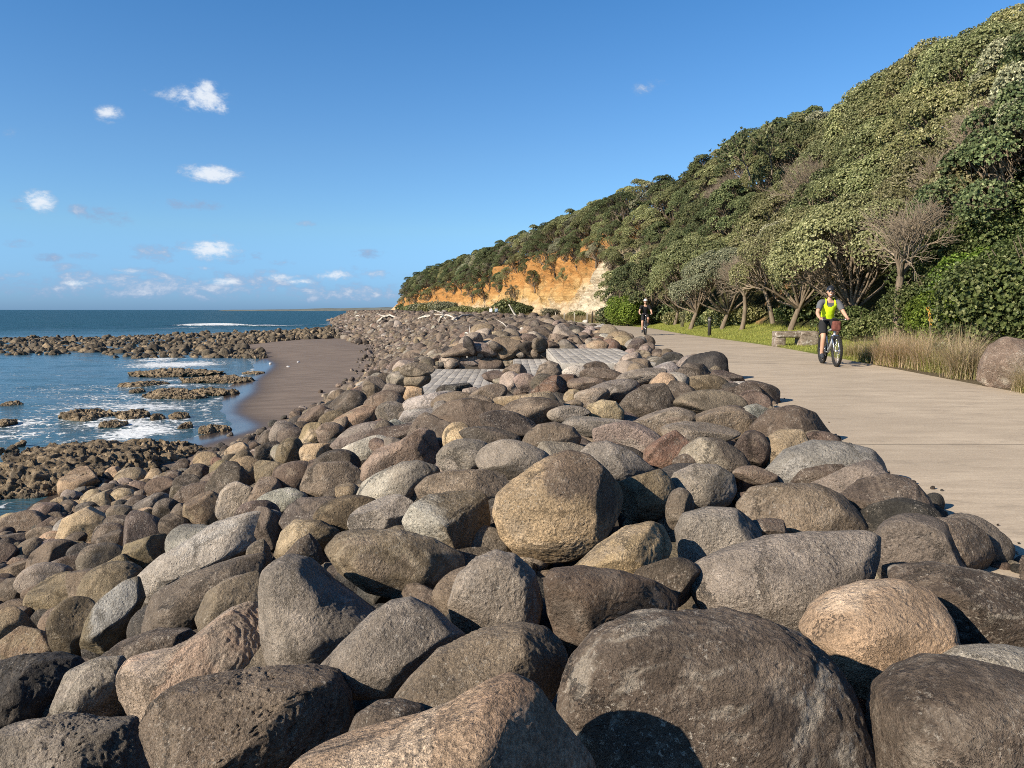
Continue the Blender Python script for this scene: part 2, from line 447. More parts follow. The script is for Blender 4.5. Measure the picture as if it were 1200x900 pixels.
shal = t.mix(t.noise(P, .25, 4), c4((.028, .078, .10)), c4((.05, .105, .13)))
wc = t.mix(far, shal, deep)
t.l.new(t.mix(fm, wc, c4((.68, .71, .72))), b.inputs["Base Color"])
t.l.new(t.math('ADD', t.map(fm, 0, 1, .10, .8), t.math('MULTIPLY', far, .22)), b.inputs["Roughness"])
h1 = t.noise(t.vmath('MULTIPLY', P, (.35, 1.0, 1)), 1.1, 5, .6)
h2 = t.noise(t.vmath('MULTIPLY', P, (1.2, 2.6, 1)), 2.6, 4, .6)
h3 = t.noise(t.vmath('MULTIPLY', P, (.05, .16, 1)), 1.0, 5, .6)
hh = t.math('ADD', t.math('MULTIPLY', h1, .5), t.math('ADD', t.math('MULTIPLY', h2, .16), t.math('MULTIPLY', h3, t.map(far, 0, 1, .6, 9))))
hh = t.math('ADD', hh, t.math('MULTIPLY', fm, .15))
cb = t.bump(hh, .9, .35)
t.l.new(t.map(far, 0, 1, .5, .15), b.inputs["Specular IOR Level"])
t.l.new(cb, b.inputs["Normal"])
farv = sstep(70, 260, np.hypot(SX, SY).ravel())
o = link("sea", np_mesh("sea", np.stack([SX.ravel(), SY.ravel(), SZ], 1), grid_faces(len(sx), len(sy)), [m], True, {"foam": foam, "far": farv}))
tag(o, "blue green sea with foam breaking over shallow reef", kind="structure")

LAWN_UP = .55
# --- path, lawn, verge
ys = np.concatenate([np.arange(-12, 100, .5), np.arange(100, 200.1, 2)])
def strip(fa, fb, z, n):
    k = np.linspace(0, 1, n)
    A = fa(ys)[:, None]; B = fb(ys)[:, None]
    X = A + (B - A) * k; Yg = np.repeat(ys[:, None], n, 1)
    return X, Yg
X, Yg = strip(lambda y: pathL(y) - .5, pathR, 0, 14)
m, t, b = new_mat("path_concrete", 0.88, 0.25)
P = objvec(t, world=True)
s1 = t.noise(t.vmath('MULTIPLY', P, (.6, 2.2, 1)), 1.6, 8, .7)
s2 = t.noise(t.vmath('MULTIPLY', P, (1.2, 16, 1)), 2.2, 5, .65)
s3 = t.noise(P, .35, 4); s4 = t.noise(P, 55, 3, .8)
pc = t.mix(t.map(s1, .3, .7), c4((.40, .328, .245)), c4((.535, .445, .335)))
pc = t.mix(t.map(s2, .5, .7, 0, .26), pc, c4((.28, .23, .175)))
pc = t.mix(t.map(s3, .45, .65, 0, .5), pc, c4((.36, .295, .22)))
blot = t.noise(t.vmath('MULTIPLY', P, (.7, 1.2, 1)), 2.4, 8, .72)
pc = t.mix(t.map(blot, .54, .66, 0, .38), pc, c4((.24, .20, .155)))
pc = t.mix(t.map(t.noise(P, 9, 6, .75), .58, .68, 0, .35), pc, c4((.62, .53, .41)))
spj = t.new("ShaderNodeSeparateXYZ"); t.l.new(P, spj.inputs[0])
jt = t.math('ABSOLUTE', t.math('SUBTRACT', t.math('FRACT', t.math('MULTIPLY', t.math('ADD', spj.outputs[1], t.math('MULTIPLY', s3, .04)), 1 / 4.9)), .5))
jm = t.map(jt, .0022, .0038, .75, 0)
pc = t.mix(t.math('MULTIPLY', jm, t.map(s1, .3, .6, .4, 1)), pc, c4((.10, .085, .065)))
# a darker band of paving with wood-grain streaks where the timber steps join
sp = t.new("ShaderNodeSeparateXYZ"); t.l.new(P, sp.inputs[0])
band = t.math('MULTIPLY', t.map(sp.outputs[1], 17.6, 19.0), t.map(sp.outputs[1], 33, 42, 1, .45))
gr = t.noise(t.vmath('MULTIPLY', P, (.28, 5.5, 1)), 1.5, 7, .7)
pc = t.mix(t.math('MULTIPLY', band, t.map(gr, .50, .66, 0, .75)), pc, c4((.125, .10, .08)))
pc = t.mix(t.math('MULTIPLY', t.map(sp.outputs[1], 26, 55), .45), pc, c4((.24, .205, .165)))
t.l.new(t.gain(pc, t.map(s4, .3, .7, .88, 1.12, smooth=False)), b.inputs["Base Color"])
t.l.new(t.bump(t.math('ADD', s2, t.math('MULTIPLY', s4, .6)), .35, .012), b.inputs["Normal"])
o = link("path", np_mesh("path", np.stack([X, Yg, np.full_like(X, .004)], -1).reshape(-1, 3), grid_faces(len(ys), 14), [m]))
tag(o, "wide beige concrete walkway with brushed streaks", kind="structure")

yl = np.arange(19, 100, .5)
kk = np.linspace(0, 1, 12)
A = pathR(yl)[:, None] + .02; B = hillB(yl)[:, None] + 1.2
X = A + (B - A) * kk; Yg = np.repeat(yl[:, None], 12, 1)
Z = .03 + LAWN_UP * sstep(.15, 1, kk)[None, :] + 0 * X + .02 * fbm(np.stack([X.ravel(), Yg.ravel(), 0 * X.ravel()], 1), 2, 3).reshape(X.shape)
Z[:, 0] = -.01
mG, t, b = new_mat("turf", 0.9, 0.15)
P = objvec(t, world=True)
g1 = t.noise(P, .8, 4); g2 = t.noise(P, 30, 4, .7)
gc = t.mix(t.map(g1, .3, .7), c4((.17, .20, .045)), c4((.29, .29, .08)))
t.l.new(t.gain(gc, t.map(g2, .25, .75, .6, 1.35, smooth=False)), b.inputs["Base Color"])
t.l.new(t.bump(g2, .8, .05), b.inputs["Normal"])
o = link("lawn", np_mesh("lawn", np.stack([X, Yg, Z], -1).reshape(-1, 3), grid_faces(len(yl), 12), [mG]))
tag(o, "strip of mown grass between the walkway and the trees", kind="structure")

yl = np.arange(2, 22, .5)
A = pathR(yl)[:, None] + .02; B = hillB(yl)[:, None] + 1.2
X = A + (B - A) * kk; Yg = np.repeat(yl[:, None], 12, 1)
Z = .012 + .25 * sstep(.3, 1, kk)[None, :] + .03 * fbm(np.stack([X.ravel() * 2, Yg.ravel() * 2, 0 * X.ravel()], 1), 3, 7).reshape(X.shape)
Z[:, 0] = -.01
m, t, b = new_mat("verge_soil", 0.95, 0.1)
P = objvec(t, world=True)
t.l.new(t.mix(t.noise(P, 6, 6, .7), c4((.07, .055, .035)), c4((.20, .16, .10))), b.inputs["Base Color"])
t.l.new(t.bump(t.noise(P, 20, 5, .7), .8, .05), b.inputs["Normal"])
o = link("verge", np_mesh("verge", np.stack([X, Yg, Z], -1).reshape(-1, 3), grid_faces(len(yl), 12), [m]))
tag(o, "dry soil verge under the tussocks beside the walkway", kind="structure")

# --- hillside (vegetated bank) and the clay cliff beyond it
def hill_z(X, Y):
    """height of the hill surface"""
    X = np.asarray(X, float); Y = np.asarray(Y, float)
    q = X - hillB(Y)
    H = ridgeH(Y)
    soft = H * sstep(-0.5, 9.5, q) ** .9 + .3 + .25 * (1 - sstep(70, 84, Y))
    cl = sstep(84, 98, Y)
    hard = .3 + H * (.80 * sstep(0, 2.2, q) + .20 * sstep(1.8, 9, q))
    return soft * (1 - cl) + hard * cl
yh = np.concatenate([np.arange(2, 84, .8), np.arange(84, 360, .7)])
qh = np.concatenate([np.linspace(-1.2, 0, 5), np.linspace(.1, 2.6, 34), np.linspace(2.9, 10, 14), np.linspace(12, 60, 6)])
Yg, Q = np.meshgrid(yh, qh, indexing='ij'); X = hillB(Yg) + Q
Z = hill_z(X, Yg); Z = np.where(Q < -.3, Z * 0 - .1 + .2 * sstep(-1.2, 0, Q), Z)
Pn = np.stack([X.ravel(), Yg.ravel(), Z.ravel()], 1)
cl = sstep(84, 96, Yg).ravel() * sstep(-.5, .3, Q).ravel() * (1 - sstep(3, 6, Q).ravel())
rough = fbm(Pn * [.25, .25, .35], 5, 60, .6) * 1.6 + .5 * fbm(Pn * [.9, .9, .5], 4, 66, .65) + .5 * np.abs(fbm(Pn * [.1, .55, .12], 3, 61)) - .35 * np.abs(vnoise(Pn * [.2, 1.1, .3], 63))
ov = fbm(Pn * [.6, .6, 2.2], 4, 62, .6) * .35
X2 = X.ravel() + cl * (rough + ov) * 1.2
Z2 = Z.ravel() + (1 - cl) * .25 * fbm(Pn * .5, 3, 64) * sstep(0, 1, Q).ravel()
m, t, b = new_mat("hill_earth", 0.92, 0.1)
P = objvec(t, world=True)
sp = t.new("ShaderNodeSeparateXYZ"); t.l.new(P, sp.inputs[0])
wob = t.math('MULTIPLY', t.math('SUBTRACT', t.noise(P, .22, 5, .6), .5), 7.0)
lev = t.math('ADD', sp.outputs[2], wob)
n1 = t.noise(t.vmath('MULTIPLY', P, (.5, .5, 1.6)), 1.2, 7, .65)
org = t.mix(t.map(n1, .3, .7), c4((0.308, 0.143, 0.044)), c4((0.472, 0.252, 0.090)))
yel = t.mix(t.map(n1, .3, .7), c4((0.420, 0.252, 0.096)), c4((0.564, 0.388, 0.177)))
crm = t.mix(t.map(n1, .3, .7), c4((0.351, 0.250, 0.143)), c4((0.585, 0.473, 0.321)))
cc = t.mix(t.map(lev, 1.4, 3.4), crm, yel)
cc = t.mix(t.map(t.math('ADD', lev, t.map(sp.outputs[1], 130, 200, 0, 2.2)), 3.8, 6.2), cc, org)
cc = t.mix(t.map(t.noise(t.vmath('MULTIPLY', P, (.5, .5, .12)), 1.3, 6, .7), .55, .66, 0, .5), cc, c4((.20, .10, .04)))
# the fallen pale block near the grove
cc = t.mix(t.math('MULTIPLY', t.map(t.math('ADD', sp.outputs[1], t.math('MULTIPLY', sp.outputs[2], 1.6)), 113, 105), t.map(lev, 11.5, 8.5)), cc, t.mix(t.map(n1, .35, .65), c4((0.364, 0.297, 0.205)), c4((0.650, 0.568, 0.423))))
dk = t.noise(t.vmath('MULTIPLY', P, (1, 1, 1.4)), .9, 6, .7)
strat = t.noise(t.vmath('MULTIPLY', P, (.06, .06, 2.2)), 1.0, 6, .7)
cc = t.mix(t.map(strat, .52, .62, 0, .4), cc, c4((.19, .105, .045)))
cc = t.mix(t.map(dk, .55, .66, 0, .8), cc, c4((.085, .078, .04)))
cf = t.attr("clay").outputs["Fac"]
gn = t.mix(t.noise(P, 1.5, 5), c4((.025, .03, .012)), c4((.075, .07, .03)))
clayp = t.mix(n1, c4((.36, .20, .09)), c4((.52, .34, .18)))
near_ = t.mix(t.map(t.noise(P, .35, 4), .60, .70), gn, clayp)
gn2 = t.mix(t.map(sp.outputs[2], 2.6, 3.6), near_, gn)
t.l.new(t.mix(cf, gn2, cc), b.inputs["Base Color"])
t.l.new(t.bump(t.math('ADD', n1, t.noise(P, 3, 6, .7)), 1.0, .35), b.inputs["Normal"])
o = link("hillside", np_mesh("hillside", np.stack([X2, Yg.ravel(), Z2], 1), grid_faces(len(yh), len(qh)), [m], True, {"clay": cl}))
tag(o, "steep coastal hill ending in an orange clay cliff", kind="structure")

# --- far coast on the horizon
xs = np.linspace(-1150, -300, 80)
hgt = (1.5 + 11 * sstep(-1100, -520, xs)) * (.8 + .25 * fbm(np.stack([xs * .01, xs * 0, xs * 0], 1), 3, 9))
V = []
for k, (dy, fz) in enumerate([(0, 0), (60, .55), (160, 1.0), (500, .9), (900, 0)]):
    V.append(np.stack([xs, np.full_like(xs, 3000 + dy), SEA - .5 + (hgt + 4.2) * fz], 1))
V = np.stack(V, 1).reshape(-1, 3)
m = plain("far_coast", (.16, .17, .15), .95, .05, var=.4, scale=.02, bump=0)
o = link("distant_coast", np_mesh("distant_coast", V, grid_faces(80, 5), [m])); tag(o, "low hazy strip of coast far along the horizon", kind="structure")
# ------------------------------------------------------------------ stone
def stone_material(name="stone"):
    m, t, b = new_mat(name, 0.82, 0.3)
    P = objvec(t)
    ca = t.attr("col"); col = ca.outputs["Color"]; sp = ca.outputs["Alpha"]
    n1 = t.noise(P, 3.2, 6, .62); n2 = t.noise(P, 70, 4, .75); n3 = t.noise(P, 14, 7, .7, .6)
    n4 = t.noise(P, 7.5, 8, .72); n5 = t.noise(P, 190, 2, .7)
    c = t.gain(col, t.map(n1, .28, .72, .58, 1.45, smooth=False))
    # brown weathering stain and paler crust, both with shapes of their own
    c = t.mix(t.map(n3, .52, .68, 0, .55), c, t.mix(.5, t.gain(col, 0.55), c4((.075, .055, .038))))
    c = t.mix(t.math('MULTIPLY', t.map(n4, .54, .68), t.math('MULTIPLY', sp, .75)), c, t.mix(.5, t.gain(col, 1.9), c4((.34, .30, .25))))
    rnd = t.new("ShaderNodeObjectInfo").outputs["Random"]
    def grain(n, a, lo, hi, k): return t.math('ADD', 1.0, t.math('MULTIPLY', t.map(n, a, 1 - a, lo, hi, smooth=False), t.map(t.math('FRACT', t.math('MULTIPLY', rnd, k)), 0, 1, .45, 1.25, smooth=False)))
    c = t.gain(c, grain(n2, .30, -.52, .62, 3.7)); c = t.gain(c, grain(n5, .28, -.46, .52, 9.1))
    # bedding streaks on some of the stones, along their own direction
    ang = t.math('MULTIPLY', rnd, 40.0); dv = t.new("ShaderNodeCombineXYZ")
    t.l.new(t.math('COSINE', ang), dv.inputs[0]); t.l.new(t.math('SINE', ang), dv.inputs[2]); dv.inputs[1].default_value = .4
    along = t.vmath('DOT_PRODUCT', t.vmath('ADD', P, t.vmath('MULTIPLY', P, (.0, .0, .0))), dv.outputs[0])
    cx_ = t.new("ShaderNodeCombineXYZ"); t.l.new(t.math('MULTIPLY', along, 9.0), cx_.inputs[0]); t.l.new(t.math('MULTIPLY', n1, 1.6), cx_.inputs[1])
    bed = t.noise(cx_.outputs[0], 2.2, 5, .7)
    c = t.mix(t.math('MULTIPLY', t.map(bed, .52, .64), t.map(t.math('FRACT', t.math('MULTIPLY', rnd, 5.3)), .55, .95, 0, .6)), c, t.mix(.5, t.gain(col, 1.7), c4((.24, .19, .14))))
    # white specks (lichen, barnacle, gull marks) in drifts
    nd = t.new("ShaderNodeTexNoise"); t.l.new(P, nd.inputs["Vector"]); nd.inputs["Scale"].default_value = 60; nd.inputs["Detail"].default_value = 4; nd.inputs["Roughness"].default_value = .7
    PD = t.vmath('ADD', P, t.vmath('MULTIPLY', t.vmath('SUBTRACT', nd.outputs["Color"], (.5, .5, .5)), (.05, .05, .05)))
    v1 = t.voro(PD, 34); v2 = t.voro(PD, 80)
    drift = t.map(t.noise(P, 4.0, 5, .65), .38, .62)
    k = t.math('MULTIPLY', t.math('ADD', t.math('MULTIPLY', t.map(v1, .26, .14), drift), t.math('MULTIPLY', t.map(v2, .30, .14), t.math('MULTIPLY', drift, .8))), sp, clamp=True)
    wsh = t.map(t.noise(P, 22, 5, .8), .60, .70)
    k = t.math('MAXIMUM', k, t.math('MULTIPLY', t.math('MULTIPLY', wsh, t.map(t.noise(P, 2.6, 4), .52, .66)), t.math('MULTIPLY', sp, .8)))
    c = t.mix(t.math('MULTIPLY', k, .85), c, c4((.52, .47, .40)))
    t.l.new(c, b.inputs["Base Color"])
    t.l.new(t.map(n1, .3, .7, .72, .92), b.inputs["Roughness"])
    ck_ = t.voro(t.vmath('ADD', P, t.vmath('MULTIPLY', t.vmath('SUBTRACT', nd.outputs["Color"], (.5, .5, .5)), (.16, .16, .16))), 2.3, 'DISTANCE_TO_EDGE')
    crack = t.math('MULTIPLY', t.map(ck_, .0, .035, 1, 0), t.map(t.noise(P, 1.7, 3), .50, .60))
    pits = t.map(t.voro(P, 26), .05, .32)
    h = t.math('ADD', t.math('MULTIPLY', n3, .7), t.math('MULTIPLY', n2, .26))
    h = t.math('ADD', h, t.math('MULTIPLY', n4, .9))
    h = t.math('ADD', h, t.math('MULTIPLY', pits, .16))
    h = t.math('ADD', h, t.math('MULTIPLY', n5, .07))
    h = t.math('SUBTRACT', h, t.math('MULTIPLY', crack, .45))
    t.l.new(t.bump(h, 1.0, .055), b.inputs["Normal"])
    return m
STONE = stone_material()

PAL = {  # name: base colour, second colour, speck strength, words
    'dk': ((0.102, 0.077, 0.059), (0.154, 0.120, 0.092), .8, "dark brown"),
    'br': ((0.169, 0.128, 0.093), (0.218, 0.169, 0.124), .7, "brown"),
    'gy': ((0.215, 0.177, 0.143), (0.282, 0.239, 0.198), .6, "grey"),
    'lg': ((0.314, 0.282, 0.243), (0.358, 0.333, 0.301), .4, "light grey"),
    'pk': ((0.275, 0.215, 0.177), (0.294, 0.224, 0.179), .5, "pinkish"),
    'tn': ((0.326, 0.241, 0.151), (0.346, 0.269, 0.186), .6, "tan"),
    'ol': ((0.186, 0.141, 0.087), (0.243, 0.189, 0.122), .6, "olive brown"),
    'wh': ((0.330, 0.303, 0.259), (0.407, 0.374, 0.319), .4, "pale"),
    'cr': ((0.462, 0.363, 0.220), (0.374, 0.275, 0.154), .5, "cream yellow"),
    'bk': ((0.051, 0.045, 0.040), (0.084, 0.072, 0.061), .6, "blackish"),
    'rd': ((0.147, 0.090, 0.064), (0.179, 0.128, 0.096), .7, "reddish brown"),
    'gr': ((0.407, 0.288, 0.193), (0.473, 0.369, 0.270), .2, "orange tan"),
}
# big boulders traced with an outline: key, colour, depth factor, options, outline in photo pixels
KEY = [
 ('granite', 'gr', .95, dict(k=.84, dark=.5, planes=[((.80, -.52, .28), .70), ((-.35, -.5, .79), .66)], n=.02), "325 905 400 885 455 872 520 845 575 812 605 801 635 812 655 840 680 875 712 912 720 960 600 1000 450 985 350 950"),
 ('giant', 'dk', .62, dict(n=.05, crust=.8), "651 815 660 780 690 745 730 724 765 717 810 720 850 719 900 725 940 740 975 770 1000 810 1020 860 1030 905 1015 980 850 1020 700 995 655 905"),
 ('cornerdark', 'dk', .9, dict(n=.02, p=5, crust=.25), "1028 845 1035 815 1060 790 1100 774 1150 777 1200 790 1260 815 1290 880 1270 970 1150 1000 1050 970 1030 905"),
 ('pinkround', 'gr', 1.0, dict(n=.03, p=4), "940 742 955 715 980 697 1020 684 1060 680 1090 690 1105 712 1111 745 1108 772 1085 800 1055 825 1030 828 1000 812 972 785"),
 ('longgrey', 'gy', .7, dict(c=(0.248, 0.208, 0.173), n=.025, speck=.7), "804 682 815 662 850 645 900 630 960 624 1020 622 1040 632 1053 655 1055 685 1040 712 1000 735 940 750 870 738 820 718"),
 ('rightslab', 'dk', .8, dict(crust=.75), "1045 665 1100 660 1150 668 1200 680 1260 700 1270 760 1220 785 1150 782 1080 770 1055 725"),
 ('rightpale', 'wh', .8, dict(speck=.1), "1085 785 1130 760 1180 757 1230 765 1240 800 1150 830 1095 815"),
 ('pathknob', 'dk', .8, dict(c=(0.124, 0.095, 0.072)), "1050 645 1075 620 1105 607 1135 608 1157 625 1168 655 1165 672 1120 685 1065 682"),
 ('pathdome', 'dk', .8, dict(n=.04, p=6, c=(0.114, 0.087, 0.069)), "985 582 1010 562 1040 554 1065 560 1085 580 1097 608 1085 625 1060 640 1030 640 1000 620"),
 ('bluegrey', 'lg', .75, dict(c=(0.243, 0.224, 0.196), n=.02, p=4), "893 556 920 527 955 515 985 517 1020 525 1040 540 1047 560 1030 592 960 598 905 585"),
 ('ovoid', 'dk', .9, dict(n=.015, p=4, c=(0.099, 0.072, 0.056)), "927 566 938 550 960 540 985 537 1000 543 1006 557 998 572 975 582 945 582"),
 ('tanpath', 'br', .8, dict(c=(0.211, 0.163, 0.116), n=.03), "862 592 880 571 910 566 960 567 990 580 1012 605 1017 625 980 645 900 642 870 622"),
 ('ridgedark', 'dk', .85, dict(c=(0.118, 0.087, 0.065)), "878 502 900 480 930 474 960 484 985 512 980 535 930 542 890 530"),
 ('speckledtan', 'tn', .8, dict(c=(0.247, 0.190, 0.124), speck=1), "893 530 898 512 915 502 940 503 950 520 948 545 920 555 897 550"),
 ('roundgrey', 'gy', .9, dict(n=.02, p=4, c=(0.243, 0.208, 0.166)), "781 572 790 554 815 543 840 544 860 556 864 575 855 592 830 599 800 597 785 588"),
 ('greypair', 'gy', .9, dict(n=.02, p=4, c=(0.231, 0.200, 0.166)), "791 622 800 602 830 594 865 596 885 608 897 622 893 645 870 662 830 670 797 660"),
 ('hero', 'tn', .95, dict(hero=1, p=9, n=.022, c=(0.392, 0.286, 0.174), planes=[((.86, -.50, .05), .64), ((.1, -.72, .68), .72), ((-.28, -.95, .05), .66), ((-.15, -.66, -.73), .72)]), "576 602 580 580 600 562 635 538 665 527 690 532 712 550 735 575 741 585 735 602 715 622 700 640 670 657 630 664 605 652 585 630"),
 ('layertan', 'tn', .8, dict(rib=.5, c=(0.403, 0.302, 0.179)), "662 675 700 640 735 618 765 611 785 617 789 642 775 668 750 692 700 692"),
 ('wedge', 'dk', .9, dict(p=9, c=(0.130, 0.091, 0.064), planes=[((.5, -.85, .15), .62)]), "636 682 645 668 680 665 725 670 770 682 806 702 800 720 760 727 720 735 695 747 680 754 650 744 640 717"),
 ('ribbed', 'gy', .95, dict(rib=.9, c=(0.243, 0.200, 0.159)), "523 708 535 675 555 655 580 645 605 650 628 672 637 705 632 735 600 752 550 752 528 732"),
 ('egg', 'br', .8, dict(c=(0.179, 0.139, 0.092), n=.025, streak=1), "379 642 395 625 420 620 470 622 510 633 545 652 548 667 525 687 500 701 470 702 430 692 395 667"),
 ('pyramid', 'gy', .9, dict(p=10, c=(0.226, 0.191, 0.155), n=.035), "302 692 310 665 333 650 356 654 398 692 448 726 456 765 410 805 350 808 315 785 303 735"),
 ('midgrey', 'gy', .85, dict(c=(0.209, 0.176, 0.144), n=.03), "365 790 400 752 430 722 455 705 480 702 510 715 530 735 548 748 535 785 480 812 400 815"),
 ('midbrown', 'br', .8, dict(c=(0.174, 0.135, 0.096), n=.035), "458 822 475 800 510 765 560 742 610 732 645 738 665 755 670 780 650 820 600 860 520 870 470 850"),
 ('gapround', 'dk', .9, dict(n=.02, c=(0.113, 0.086, 0.064)), "400 872 415 840 440 824 470 823 495 830 508 855 500 885 450 905 410 900"),
 ('pitted', 'br', .85, dict(pit=1, c=(0.155, 0.118, 0.087), n=.05, p=7), "152 862 165 830 200 805 250 795 310 787 360 784 395 790 410 815 413 852 405 885 370 915 300 945 220 940 180 912"),
 ('saddle', 'pk', .7, dict(rib=1.0, c=(0.355, 0.279, 0.215), c2=(.42, .29, .21), n=.03), "128 822 133 785 145 770 165 775 200 762 235 740 265 715 290 706 310 715 325 745 326 778 312 810 250 845 190 862 145 852"),
 ('roughpale', 'gy', .85, dict(pit=.5, c=(0.277, 0.239, 0.191), n=.05), "63 828 80 785 110 772 140 770 155 800 145 855 100 865 68 850"),
 ('cornerleft', 'gy', .85, dict(pit=.8, c=(0.182, 0.153, 0.122), n=.07), "-30 875 0 853 50 843 100 847 150 847 167 872 180 905 150 950 50 960 -20 940"),
 ('blackpit', 'bk', .9, dict(pit=1, n=.05), "-60 812 -20 780 20 770 60 768 85 775 92 784 78 808 65 840 30 860 -30 868"),
 ('lowslab', 'dk', .8, dict(c=(0.118, 0.092, 0.072)), "105 782 140 752 180 738 220 738 235 750 225 772 170 792 120 795"),
 ('palelong', 'lg', .6, dict(c=(0.355, 0.310, 0.261), n=.02), "140 712 150 692 165 672 190 650 225 630 250 612 290 600 330 596 335 615 300 640 240 680 190 712 150 725"),
 ('patchtan', 'tn', .8, dict(c=(0.242, 0.186, 0.108), c2=(.50, .46, .38), patch=(-.25, -.8, .1), n=.02), "228 660 235 630 255 612 285 601 315 602 327 614 324 638 302 655 268 667 240 672"),
 ('lizard', 'dk', .7, dict(c=(0.130, 0.103, 0.079), n=.03, pit=.4), "151 737 155 715 170 700 220 672 280 653 312 648 310 668 280 705 240 735 200 750 160 748"),
 ('tanleft', 'br', .85, dict(c=(0.195, 0.155, 0.108)), "228 725 240 695 265 678 302 668 312 702 292 742 240 750"),
 ('mottled', 'ol', .8, dict(c=(0.205, 0.165, 0.103), c2=(.28, .27, .25), patch=(.2, -.7, .5)), "95 765 105 725 120 700 145 680 160 675 167 702 152 735 140 760 110 772"),
 ('whiteface', 'wh', .8, dict(c=(0.277, 0.239, 0.191), c2=(.42, .38, .31), patch=(-.8, -.5, .1), p=9), "412 584 420 567 440 555 470 541 490 539 515 547 519 560 502 580 480 592 440 600 417 594"),
 ('pinkback', 'pk', .8, dict(c=(0.256, 0.185, 0.139), rib=.4, n=.035), "422 562 424 545 440 527 470 515 492 501 510 505 518 527 515 550 485 560 455 567 430 567"),
 ('block', 'ol', .95, dict(p=14, c=(0.139, 0.108, 0.070), c2=(.40, .37, .31), patch=(-.75, -.55, .25), planes=[((-.62, -.78, 0), .66), ((.75, -.62, .1), .60), ((.05, -.45, .9), .55)]), "470 610 480 592 500 580 525 575 560 572 574 580 578 612 570 645 548 657 525 645 500 634 475 625"),
 ('flatbrown', 'br', .7, dict(c=(0.209, 0.160, 0.114)), "485 572 500 558 525 551 570 550 600 556 602 570 580 588 520 590 490 585"),
 ('speckback', 'br', .8, dict(c=(0.191, 0.147, 0.108), n=.03, speck=1), "351 572 358 550 375 541 410 541 422 550 426 566 410 585 375 587 356 582"),
 ('purplegrey', 'dk', .85, dict(c=(0.118, 0.095, 0.081), n=.05), "327 612 335 594 350 583 390 582 408 590 405 608 370 622 335 624"),
 ('olivepoint', 'ol', .85, dict(c=(0.190, 0.143, 0.087), c2=(.36, .28, .18), patch=(-.4, -.6, .6)), "321 650 330 622 345 608 375 610 398 622 392 642 360 655 330 660"),
 ('darkpoint', 'bk', .9, dict(c=(0.086, 0.065, 0.048), p=9), "334 648 350 632 362 625 375 640 380 660 360 672 340 670"),
 ('brownround', 'br', .9, dict(n=.025, p=4, c=(0.165, 0.126, 0.090)), "609 522 616 508 630 497 650 494 672 500 682 512 678 526 655 536 625 535"),
 ('greyfan', 'gy', .7, dict(c=(0.231, 0.200, 0.169), n=.03), "677 532 690 519 712 516 740 528 775 555 760 566 715 566 685 556"),
 ('creamnear', 'cr', .9, dict(n=.03, p=5), "683 484 690 474 705 468 722 470 732 482 731 492 705 496 686 494"),
 ('humpdark', 'dk', .85, dict(c=(0.108, 0.085, 0.064), n=.02), "722 478 735 462 755 450 780 448 792 470 796 488 770 497 735 495"),
 ('bigdome', 'dk', .85, dict(c=(0.114, 0.091, 0.070), n=.03), "782 452 790 436 805 425 825 426 838 440 842 456 815 464 790 464"),
 ('splitrock', 'dk', .85, dict(c=(0.114, 0.091, 0.070), c2=(.33, .28, .21), patch=(-.8, -.5, .2), p=8), "790 546 800 525 820 512 845 514 870 530 883 550 860 568 815 570"),
 ('smoothtan', 'tn', .8, dict(c=(0.242, 0.179, 0.108), n=.03), "572 475 580 465 605 463 630 460 645 457 650 466 642 474 605 478 580 480"),
 ('roundtop', 'br', .95, dict(n=.015, p=4, c=(0.174, 0.138, 0.107)), "627 440 632 428 643 422 655 426 660 436 656 446 640 450 630 448"),
 ('verge', 'dk', .9, dict(c=(0.172, 0.124, 0.094), speck=1, crust=.9, n=.06, p=10), "1148 446 1152 424 1162 404 1180 394 1200 398 1225 412 1228 446 1200 462 1165 458"),
]
